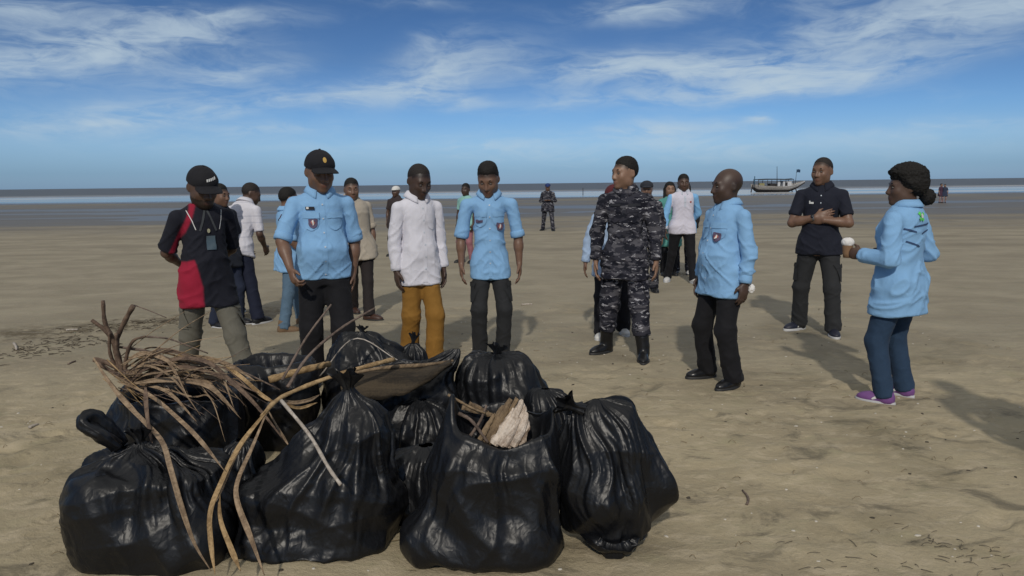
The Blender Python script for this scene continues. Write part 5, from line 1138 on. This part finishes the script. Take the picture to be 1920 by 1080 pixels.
RB = [([(250, 405), (330, 312), (450, 268), (570, 275), (660, 345), (760, 440), (885, 595)], .034, 3.58, 3.3), ([(262, 398), (340, 328), (480, 318), (580, 360), (645, 432)], .036, 3.55, 3.5), ([(270, 388), (380, 318), (500, 328), (612, 340), (705, 425)], .032, 3.6, 3.5),
      ([(240, 330), (340, 300), (460, 290), (560, 320), (620, 400)], .034, 3.62, 3.55), ([(300, 345), (420, 290), (540, 260), (660, 290), (760, 350)], .028, 3.65, 3.6), ([(290, 360), (400, 345), (520, 350), (600, 380), (690, 470)], .03, 3.5, 3.45), ([(265, 372), (330, 350), (430, 330), (520, 300), (640, 300), (740, 385)], .03, 3.58, 3.5),
      ([(150, 262), (200, 340), (260, 420), (350, 510), (410, 580), (440, 680), (480, 820), (530, 960), (592, 1062)], .024, 3.5, [3.5, 3.45, 3.3, 3.1, 2.9, 2.64, 2.6, 2.6, 2.6]), ([(240, 350), (360, 400), (480, 500), (560, 582), (640, 684)], .022, 3.5, [3.5, 3.4, 3.2, 3.0, 2.78]), ([(345, 372), (352, 470), (374, 610)], .03, 3.3, 2.95),
      ([(160, 280), (210, 350), (280, 430), (345, 505)], .016, 3.55, 3.4), ([(200, 310), (300, 370), (400, 430), (500, 520)], .02, 3.52, 3.35)]
for k, (pts, w, d0, d1) in enumerate(RB): ribbon(fr, K(line5(pts, d0, d1)), w, LEAF if k % 3 else LEAF2, seed=k)
rg = np.random.default_rng(77)
for k in range(26):
    y0 = rg.uniform(285, 400); x0 = rg.uniform(235, 330); ln = rg.uniform(160, 520); up_ = rg.uniform(-90, 20); dn = rg.uniform(-40, 150)
    pts = [(x0, y0), (x0 + ln * .3, y0 + up_), (x0 + ln * .65, y0 + up_ * .7 + dn * .25), (x0 + ln, y0 + dn)]
    if k % 5 == 0: pts.insert(3, (x0 + ln * .82, y0 + up_ * .3 + dn * .2)); pts[-1] = (x0 + ln * .95, y0 + dn + 60)
    ribbon(fr, K(line5(pts, 3.6 + rg.uniform(-.14, .12), 3.5 + rg.uniform(-.16, .14))), rg.uniform(.008, .022), LEAF if rg.random() < .65 else LEAF2, seed=200 + k, fold=rg.uniform(.1, .5), twist=rg.uniform(.3, 1.6))
for k in range(34):                                                       # stiff thin midribs and straws in the tangle
    x0 = rg.uniform(180, 520); y0 = rg.uniform(250, 400); a = rg.normal(0.15, 0.45); l = rg.uniform(90, 330); bow = rg.normal(0, 22)
    stalk([(x0, y0), (x0 + l * .5 * math.cos(a), y0 + l * .5 * math.sin(a) + bow), (x0 + l * math.cos(a), y0 + l * math.sin(a))], rg.uniform(.0016, .0034), .0012, 3.56 + rg.uniform(-.12, .1), 3.5 + rg.uniform(-.16, .1), (TWIG, RACH, LEAF)[k % 3], 'straw', 8, 1)
# second frond, with its leaflets hanging over the front
f2b = at(520, 760, 3.4)
f2 = empty('palm_frond', (f2b[0], f2b[1], 0)); tag(f2, 'tan palm rachis lying across the sheath with long leaflets hanging to the front', 'palm frond'); org2 = np.array([f2b[0], f2b[1], 0.0]); org = org2
stalk([(1275, 268), (1200, 287), (1050, 330), (900, 388), (830, 428), (785, 480)], .017, .012, 3.72, 3.12, RACH, 'rachis', 24, .7, f2)
for k, (pts, w, d0, d1) in enumerate([([(805, 455), (700, 590), (625, 740), (588, 850), (594, 980), (606, 1075)], .03, 3.12, [3.12, 2.95, 2.72, 2.64, 2.6, 2.58]), ([(800, 465), (745, 600), (693, 720), (690, 800), (738, 930), (792, 1078)], .028, 3.12, [3.12, 2.92, 2.76, 2.68, 2.62, 2.58]), ([(622, 760), (628, 870), (668, 980), (702, 1062)], .026, 2.80, [2.7, 2.64, 2.6, 2.58]), ([(790, 470), (690, 620), (640, 730), (612, 800)], .018, 3.12, [3.12, 2.95, 2.75, 2.66]),
      ([(830, 430), (780, 400), (700, 330), (640, 290)], .022, 3.35, 3.5), ([(850, 420), (900, 430), (960, 420), (1000, 400)], .02, 3.3, 3.45), ([(860, 430), (920, 450), (990, 430)], .016, 3.3, 3.4), ([(800, 450), (840, 520), (885, 595)], .02, 3.25, 3.2)]):
    ribbon(f2, K(line5(pts, d0, d1)), w, (LEAF, RACH)[k % 2 == 0], seed=60 + k, fold=.5)
def stick(label, pts, d0, d1, r0, r1, mat, name='stick'):
    P = catmull(line5(pts, d0, d1), 14); c = P.mean(0); e = empty(name, (c[0], c[1], 0)); tag(e, label, 'stick')
    tube('shaft', P - [c[0], c[1], 0], np.interp(np.linspace(0, 1, 14), [0, 1], [r0, r1]) * (1 + .1 * np.sin(np.arange(14) * 2.1)), mat, e, 7); return e
stick('straight bleached stick slanting down over the large bulging bag', [(855, 422), (960, 550), (1030, 670), (1078, 738)], 3.12, [3.12, 2.93, 2.76, 2.70], .008, .007, PALE)
stick('thin dark stick rising steeply above the bags', [(1042, 62), (950, 185), (858, 345)], 3.9, 3.6, .005, .007, TWIG)
stick('long brown stick rising to the right across the black trousers', [(1205, 76), (1080, 150), (960, 252), (878, 372)], 4.1, 3.6, .006, .009, TWIG)
stick('thick tan branch lying behind the rachis', [(808, 345), (900, 318), (1000, 292), (1035, 285)], 3.85, 4.0, .020, .016, RACH)
stick('thin pale twig crossing the back bag', [(1000, 330), (1130, 190), (1290, 270)], 4.15, 4.0, .004, .003, PALE)
# coconut palm sheath: a long trough
def poly_trough(label):
    A0 = [(600, 742, 3.5), (680, 722, 3.52), (760, 702, 3.55), (840, 690, 3.6)]; A1 = [(640, 766, 3.42), (700, 752, 3.42), (770, 734, 3.45), (842, 688, 3.58)]
    top = catmull([at(*p) for p in [(640, 705, 3.78), (720, 692, 3.80), (800, 687, 3.82), (846, 678, 3.84)]], 22); bot = catmull([at(*p) for p in [(648, 750, 3.64), (715, 748, 3.62), (775, 732, 3.64), (848, 682, 3.80)]], 22)
    V = []; c = top.mean(0); nj = 9
    for i in range(22):
        for j in range(nj):
            t = j / (nj - 1); p = top[i] * (1 - t) + bot[i] * t; V.append(p + np.array([0, -0.05, 0.012]) * math.sin(t * math.pi) + np.array([0, .004, .004]) * math.sin(i * 1.3 + j) - [c[0], c[1], 0])
    e = empty('palm_sheath', (c[0], c[1], 0)); tag(e, label, 'palm sheath')
    o = mesh_obj('sheath', V, [[i * nj + j, (i + 1) * nj + j, (i + 1) * nj + j + 1, i * nj + j + 1] for i in range(21) for j in range(nj - 1)], SHEATH, e); md = o.modifiers.new('thick', 'SOLIDIFY'); md.thickness = .007
    tube('frayed_rim', catmull([at(*p) - [c[0], c[1], 0] for p in [(625, 706, 3.77), (720, 690, 3.79), (800, 684, 3.81), (850, 676, 3.84)]], 16), np.interp(np.linspace(0, 1, 16), [0, .5, 1], [.008, .012, .006]), BARK, e, 7)
poly_trough('wide brown coconut palm sheath curled like a trough on the pile')
# broken wood in the open bag
def chunk(name, label, poly, D0, thick, mat, side, cat='wood'):
    """irregular split block: outline with a real thickness, rough broken faces"""
    F = np.array([at(*p, D0) for p in poly]); c = F.mean(0); e = empty(name, (c[0], c[1], 0)); tag(e, label, cat); L = F - [c[0], c[1], 0]; n = len(L)
    bm = bmesh.new(); fv = [bm.verts.new(p) for p in L]; bv_ = [bm.verts.new(p + np.array([-.02, thick, .012])) for p in L]
    bm.faces.new(fv); bm.faces.new(bv_[::-1])
    for i in range(n): bm.faces.new([fv[(i + 1) % n], fv[i], bv_[i], bv_[(i + 1) % n]])
    bmesh.ops.recalc_face_normals(bm, faces=bm.faces); bmesh.ops.triangulate(bm, faces=bm.faces[:]); bmesh.ops.subdivide_edges(bm, edges=bm.edges[:], cuts=3, use_grid_fill=True)
    V = np.array([v.co for v in bm.verts]); nz = (ridge(V * [60, 60, 14] + 5, 2) - .6) * .010 + (fbm(V * 40, 3) - .5) * .008
    for v, d in zip(bm.verts, nz): v.co.y -= d; v.co.x += d * .4
    me = bpy.data.meshes.new('block'); bm.to_mesh(me); bm.free(); me.materials.append(mat); o = bpy.data.objects.new('block', me); col.objects.link(o); o.parent = e; return e
def splinters(label, rows, D0, mat, seed):
    """a torn block: long tapering slivers side by side, each with its own length and depth"""
    rg = np.random.default_rng(seed); c = np.mean([at(*(np.array(r[0]) + r[1]) / 2, D0) for r in rows], 0); e = empty('wood_chunk', (c[0], c[1], 0)); tag(e, label, 'wood'); o0 = np.array([c[0], c[1], 0])
    for (a, b_, wd, dd) in rows:
        A = at(*a, D0 + dd) - o0; B = at(*b_, D0 + dd + .01) - o0; d = _n(B - A); sd = _n(np.cross(d, [0, 1, 0])); dp = np.cross(sd, d); w = wd / F_PX * D0; V = []; n = 9
        for i in range(n):
            t = i / (n - 1); k = w * (1 - .45 * t ** 3) * rg.uniform(.88, 1.1); p = A + (B - A) * t + sd * rg.normal(0, .0015)
            for (x, y) in ((-.5, -.4), (-.2, -.55), (.2, -.5), (.5, -.35), (.45, .5), (-.45, .5)): V.append(p + sd * k * (x + rg.normal(0, .03)) + dp * k * (y + rg.normal(0, .05)) * .9 + (d * rg.normal(0, .008) if i == n - 1 else 0))
        Fc = [[i * 6 + q, i * 6 + (q + 1) % 6, i * 6 + 6 + (q + 1) % 6, i * 6 + 6 + q] for i in range(n - 1) for q in range(6)] + [[0, 1, 2, 3, 4, 5], [(n - 1) * 6 + q for q in (5, 4, 3, 2, 1, 0)]]
        mesh_obj('splinter', V, Fc, mat, e, smooth=False)
splinters('white split chunk of broken wood sticking out of the open bag', [((926, 832), (962, 772), 17, .0), ((938, 834), (978, 752), 16, -.01), ((950, 836), (984, 764), 17, .0), ((962, 836), (989, 776), 16, -.008), ((975, 834), (992, 792), 15, .004), ((946, 836), (972, 786), 12, -.02)], 2.90, WOODW, 4)
splinters('brown bark slab leaning against the white chunk of wood', [((906, 828), (944, 760), 15, .02), ((916, 830), (956, 750), 16, .015), ((926, 826), (968, 750), 13, .02), ((900, 824), (926, 778), 10, .0)], 2.915, BARK, 5)
splinters('thin brown wood splinters lying in the open bag', [((866, 764), (932, 780), 9, .02), ((880, 756), (915, 772), 7, .03)], 2.95, BARK, 6)
stick('brown twig standing in the mouth of the open bag', [(1520, 470), (1570, 500), (1630, 580)], 2.95, 2.9, .008, .006, TWIG)
stick('grey brown twig poking up beside the wood splinter', [(1560, 560), (1600, 500), (1625, 440)], 2.92, 2.96, .007, .005, TWIG)
stick('pale twig resting on the rim of the open bag', [(1480, 400), (1560, 445), (1620, 470)], 2.98, 2.94, .006, .004, BARK)
# ------------------------------------------------------------------ things in hands
def held_cup():
    I = WOMAN; w = I['wri'][1]; p = world_of(I, w + I['fd'][1] * 0.09 * I['S'] + np.array([0.0, -0.035, 0.02]))
    e = empty('paper_cup', p); tag(e, 'brown paper cup with crumpled white top held by the woman in purple sneakers', 'cup')
    V = []; n = 20
    for (z, r) in ((-.05, .026), (-.02, .030), (.02, .034), (.035, .035)):
        for k in range(n): a = 2 * math.pi * k / n; V.append((r * math.cos(a), r * math.sin(a), z))
    Fc = [[j * n + k, j * n + (k + 1) % n, (j + 1) * n + (k + 1) % n, (j + 1) * n + k] for j in range(3) for k in range(n)] + [list(range(n))[::-1]]
    mesh_obj('sleeve', V, Fc, plain_mat('brown_paper', (.22, .13, .07), .85), e)
    sd = SDF().add(ell((0, 0, .055), (.040, .040, .032)), .01); v, f = sd.mesh((-.07, -.07, 0), (.07, .07, .11), .005); nn = vnormals(v, f); v = v + nn * ((ridge(v * 45, 2) - .6) * .008)[:, None]
    mesh_obj('white_top', v, f, plain_mat('white_tissue', (.72, .70, .67), .9), e)
held_cup()
I = BALD; p = world_of(I, I['wri'][1] + I['fd'][1] * 0.03 + np.array([0.015, 0.045, -0.01]))
sd = SDF().add(ell((0, 0, 0), (.022, .02, .030)), .01); v, f = sd.mesh((-.05, -.05, -.05), (.05, .05, .05), .004); nn = vnormals(v, f); v = v + nn * ((ridge(v * 60, 2) - .6) * .014)[:, None]
t_ = mesh_obj('tissue', v, f, plain_mat('white_tissue', (.72, .70, .67), .9)); t_.location = p; tag(t_, 'small crumpled white tissue at the bald man\'s wrist', 'tissue')
# someone just outside the picture on the right; only the shadow reaches in
_h = ground(1765, 716); _f = _h[:2] - 1.68 / math.tan(SUN_EL) * np.array([-math.sin(SUN_AZ), -math.cos(SUN_AZ)])
def pix(x, y, z=0.0):
    v = np.array([x, y, z]) - CAMP; d = v @ FWD; return (960 + F_PX * (v @ RIGHT) / d, 540 - F_PX * (v @ UP) / d)
person('person in dark shirt whose shadow falls on the sand beside the woman with the bun', [pix(_f[0] - .12, _f[1]), pix(_f[0] + .12, _f[1])], (0, 0), 175, H=1.68, w=1.0, skin='brown', hair='short', shirt=dict(c=('dark_slate_cotton', (0.020, 0.023, 0.032)), sleeve='short', hem=.74), trousers=dict(c=BLACK_T, hem=.066), shoes=black_shoe, vox=.010, vcloth=.012, detail=1)

# ------------------------------------------------------------------ stranded boat
def boat():
    Y = 104.0; c = at(1455, 345, Y); z0 = beach_z(c[0], Y)
    e = empty('fishing_boat', (c[0], Y, z0 - .05), R(4)); e.rotation_euler = (R(2.0), 0, R(5)); tag(e, 'weathered wooden fishing boat with awning and flag stranded at the water edge', 'boat')
    paint = fibre_mat('weathered_boat_planks', (.16, .14, .12), (.40, .38, .35)); dark = fibre_mat('tarred_hull_bottom', (.018, .017, .018), (.05, .045, .045)); white = fibre_mat('white_boat_paint', (.42, .43, .44), (.68, .68, .68)); awn = plain_mat('dark_awning_cloth', (.035, .045, .055), .8)
    xs = np.linspace(-3.3, 4.1, 30)
    keel = np.interp(xs, [-3.3, -2.9, 1.6, 2.8, 4.1], [.55, .12, 0.0, .45, 1.28]); top = np.interp(xs, [-3.3, -2, 0, 1.5, 3, 4.1], [1.22, 1.02, .92, 1.0, 1.30, 1.62]); hb = np.interp(xs, [-3.3, -2.2, 0, 2, 3.3, 4.1], [.72, .95, 1.1, .95, .48, .03])
    def shell(name, f0, f1, mat, off=0.0):
        V = []; nj = 8
        for s in (-1, 1):
            for i in range(30):
                for j in range(nj):
                    t = f0 + (f1 - f0) * j / (nj - 1); V.append((xs[i], s * (hb[i] * math.sin(t * math.pi / 2) ** .6 + off), keel[i] + (top[i] - keel[i]) * t))
        Fc = []
        for b_ in (0, 30 * nj):
            for i in range(29):
                for j in range(nj - 1): a = b_ + i * nj + j; q = [a, a + nj, a + nj + 1, a + 1]; Fc.append(q if b_ else q[::-1])
        for i, b_ in ((0, 0),):
            for j in range(nj - 1): Fc.append([j, j + 1, 30 * nj + j + 1, 30 * nj + j])
        return mesh_obj(name, V, Fc, mat, e)
    shell('hull_bottom', 0.0, 0.42, dark); hull = shell('hull_side', 0.42, 1.0, paint, .004)
    bw = []; sel = [i for i in range(30) if xs[i] > .4]
    for s in (-1, 1):
        for i in sel:
            for t in (.66, .98): bw.append((xs[i], s * (hb[i] * math.sin(t * math.pi / 2) ** .6 + .015), keel[i] + (top[i] - keel[i]) * t + .01))
    k = len(sel); mesh_obj('white_bow_strake', bw, [[s * 2 * k + 2 * i, s * 2 * k + 2 * i + 2, s * 2 * k + 2 * i + 3, s * 2 * k + 2 * i + 1] for s in (0, 1) for i in range(k - 1)], white, e)
    dv = [(xs[i], s * hb[i] * .98, top[i] - .12) for i in range(30) for s in (-1, 1)]; mesh_obj('deck', dv, [[2 * i, 2 * i + 2, 2 * i + 3, 2 * i + 1] for i in range(29)], paint, e)
    av = []
    for (x, z) in ((-2.9, 1.80), (-1.5, 1.86), (0, 1.84), (1.2, 1.80), (2.1, 1.86)):
        for y in (-.85, -.4, 0, .4, .85): av.append((x, y, z + .10 * (1 - (y / .85) ** 2)))
    ao = mesh_obj('awning', av, [[i * 5 + j, i * 5 + 5 + j, i * 5 + 6 + j, i * 5 + 1 + j] for i in range(4) for j in range(4)], awn, e); ao.modifiers.new('thick', 'SOLIDIFY').thickness = .05
    for x in (-2.9, -1.6, -.3, 1.0, 2.1):
        for y in (-.8, .8): tube('post', [(x, y, .9), (x + .02, y, 1.9)], .035, dark, e, 6)
    box('cabin', (1.35, 0, 1.25), (1.2, 1.1, .75), white, e); box('cabin_door', (1.2, -.56, 1.2), (.35, .03, .5), dark, e); box('fish_crate', (-2.2, -.2, 1.15), (.7, .5, .4), plain_mat('yellow_crate', (.30, .27, .12)), e); box('net_heap', (-.6, -.1, 1.1), (.9, .8, .35), dark, e); box('fuel_drum', (.2, -.3, 1.2), (.35, .35, .55), white, e)
    tube('mast', [(.15, 0, .9), (.0, 0, 3.6)], [.05, .03], dark, e, 6); tube('flag_pole', [(2.75, 0, 1.2), (2.85, 0, 3.2)], [.035, .02], dark, e, 6)
    mesh_obj('flag', [(2.85, 0, 3.15), (3.1, -.05, 3.2), (3.4, .06, 3.1), (2.83, 0, 2.75), (3.1, -.05, 2.78), (3.38, .06, 2.72)], [[0, 1, 4, 3], [1, 2, 5, 4]], plain_mat('dark_blue_flag', (.02, .05, .10)), e)
    tube('stern_post', [(-3.1, 0, .8), (-3.1, 0, 2.3)], .06, plain_mat('blue_post_paint', (.03, .09, .14)), e, 6); tube('prop_leg', [(2.5, -.5, .9), (2.7, -.7, -.05)], .07, dark, e, 6); tube('prop_leg', [(2.5, .5, .9), (2.7, .7, -.05)], .07, dark, e, 6)
    tube('rudder', [(-3.35, 0, 1.1), (-3.55, 0, .0)], .07, dark, e, 6)
boat()
p = at(1093, 363, 98.0); o = tube('mooring_stake', [(0, 0, -.1), (.01, 0, .5), (0, .01, .95)], [.05, .045, .04], plain_mat('wet_stake_wood', (.03, .025, .02))); o.location = (p[0], 98.0, beach_z(p[0], 98.0)); tag(o, 'thin dark stake standing in the shallow water', 'stake')

# ------------------------------------------------------------------ litter on the sand
def chips(name, label, cat, pts, sizes, mat, flat=.35, seed=1):
    rg = np.random.default_rng(seed); V = []; Fc = []
    for (x, y), sz in zip(pts, sizes):
        z = beach_z(x, y); a = rg.uniform(0, 6.28); el_ = rg.uniform(.6, 1.8); b0 = len(V)
        ring = [(math.cos(k * 1.0472) * sz * el_ * rg.uniform(.7, 1.2), math.sin(k * 1.0472) * sz * rg.uniform(.7, 1.2)) for k in range(6)]
        for zz, k_ in ((-.002, 1.0), (sz * flat, .7)):
            for (u, v) in ring: V.append((x + k_ * (u * math.cos(a) - v * math.sin(a)), y + k_ * (u * math.sin(a) + v * math.cos(a)), z + zz))
        Fc += [[b0 + k, b0 + (k + 1) % 6, b0 + 6 + (k + 1) % 6, b0 + 6 + k] for k in range(6)] + [[b0 + 6 + k for k in range(6)]]
    o = mesh_obj(name, V, Fc, mat); tag(o, label, cat, kind='stuff'); return o
rg = np.random.default_rng(5)
def scatter(n, xr, yr, pw=1.0): return [(rg.uniform(*xr), yr[0] + (yr[1] - yr[0]) * rg.random() ** pw) for _ in range(n)]
pt = scatter(380, (-3.5, 4.5), (2.3, 8.5), 1.5); chips('shell_grit', 'pale shell grit scattered over the near sand', 'shells', pt, rg.uniform(.003, .010, len(pt)), plain_mat('shell_grit', (.50, .46, .39), .7), seed=2)
pt = scatter(220, (-3.5, 4.5), (2.3, 9.0), 1.4); chips('dark_litter', 'small dark clods and bark bits scattered over the sand', 'litter', pt, rg.uniform(.004, .014, len(pt)), plain_mat('dark_clod', (.055, .045, .032), .9), seed=3)
def strands(name, label, cat, cents, n, mat, spread, ln, r, seed, lift=.02):
    rg = np.random.default_rng(seed); V = []; Fc = []
    for _ in range(n):
        c = cents[rg.integers(len(cents))]; x, y = c[0] + rg.normal(0, spread[0]), c[1] + rg.normal(0, spread[1]); a = rg.uniform(0, 6.28) if rg.random() < .5 else rg.normal(0, .5); l = ln * rg.uniform(.4, 1.3); cu = rg.normal(0, .28); P = []
        for k in range(4):
            t = k / 3; P.append((x + l * t * math.cos(a + cu * t), y + l * t * math.sin(a + cu * t)))
        z = beach_z(x, y) + .003; lf = rg.random() * lift
        v, f = tube_geo([(p[0], p[1], z + lf * math.sin(k * 1.05)) for k, p in enumerate(P)], [r * rg.uniform(.6, 1.4), r, r, r * .5], 4); b0 = len(V); V += v; Fc += [[q + b0 for q in ff] for ff in f]
    o = mesh_obj(name, V, Fc, mat); tag(o, label, cat, kind='stuff')
g_ = lambda *a: ground(*a)[:2]
strands('dried_seaweed', 'dark dried seaweed and twigs churned into the sand left of the pile', 'seaweed', [g_(60, 655), g_(110, 645), g_(150, 635), g_(200, 620), g_(250, 612), g_(300, 605), g_(20, 665)], 260, plain_mat('seaweed_brown', (.075, .058, .04), .9), (.26, .15), .09, .0026, 9, .012)
strands('tide_wrack', 'dark fibrous tide wrack on the sand in front of the woman', 'seaweed', [g_(1780, 1030), g_(1740, 1010), g_(1830, 1045), g_(1600, 1060), g_(1880, 1075)], 60, plain_mat('wrack_fibre', (.10, .085, .06), .9), (.12, .09), .05, .0014, 12, .008)
strands('dry_grass_bits', 'thin dry plant bits scattered on the near sand', 'litter', [(x, y) for x in np.arange(-3, 4.5, .5) for y in np.arange(2.5, 7, .5)], 260, plain_mat('straw_bits', (.22, .17, .10), .9), (.3, .3), .05, .0016, 15)
def loose(name, label, cat, pts, r0, r1, mat):
    P = [np.array([*ground(*q)[:2], 0]) for q in pts]; c = P[len(P) // 2]; zz = beach_z(c[0], c[1]); C = catmull([p - c + [0, 0, max(r0, r1) * .8] for p in P], 10)
    o = tube(name, C, np.interp(np.linspace(0, 1, 10), [0, .5, 1], [r0, max(r0, r1), r1]), mat, None, 7); o.location = (c[0], c[1], zz); tag(o, label, cat)
loose('twig', 'dark curved twig lying alone on the bare sand right of the bags', 'twig', [(1392, 921), (1400, 930), (1403, 940), (1400, 948)], .004, .006, TWIG)
loose('twig', 'short dark twig on the sand left of the palm frond', 'twig', [(128, 684), (136, 680), (142, 678)], .008, .006, TWIG)
loose('shell', 'white shell fragment on the sand left of the looped knot', 'shell', [(56, 806), (64, 803), (72, 800)], .010, .006, PALE)
loose('shell', 'white shell sliver standing out of the churned seaweed', 'shell', [(26, 646), (30, 652), (31, 658)], .012, .008, PALE)
loose('driftwood', 'pale driftwood splinter lying past the churned seaweed', 'driftwood', [(124, 622), (134, 621), (146, 621)], .010, .008, PALE)
loose('driftwood', 'pale splinter on the sand behind the soldier and the young man', 'driftwood', [(978, 573), (988, 572), (998, 572)], .012, .010, PALE)
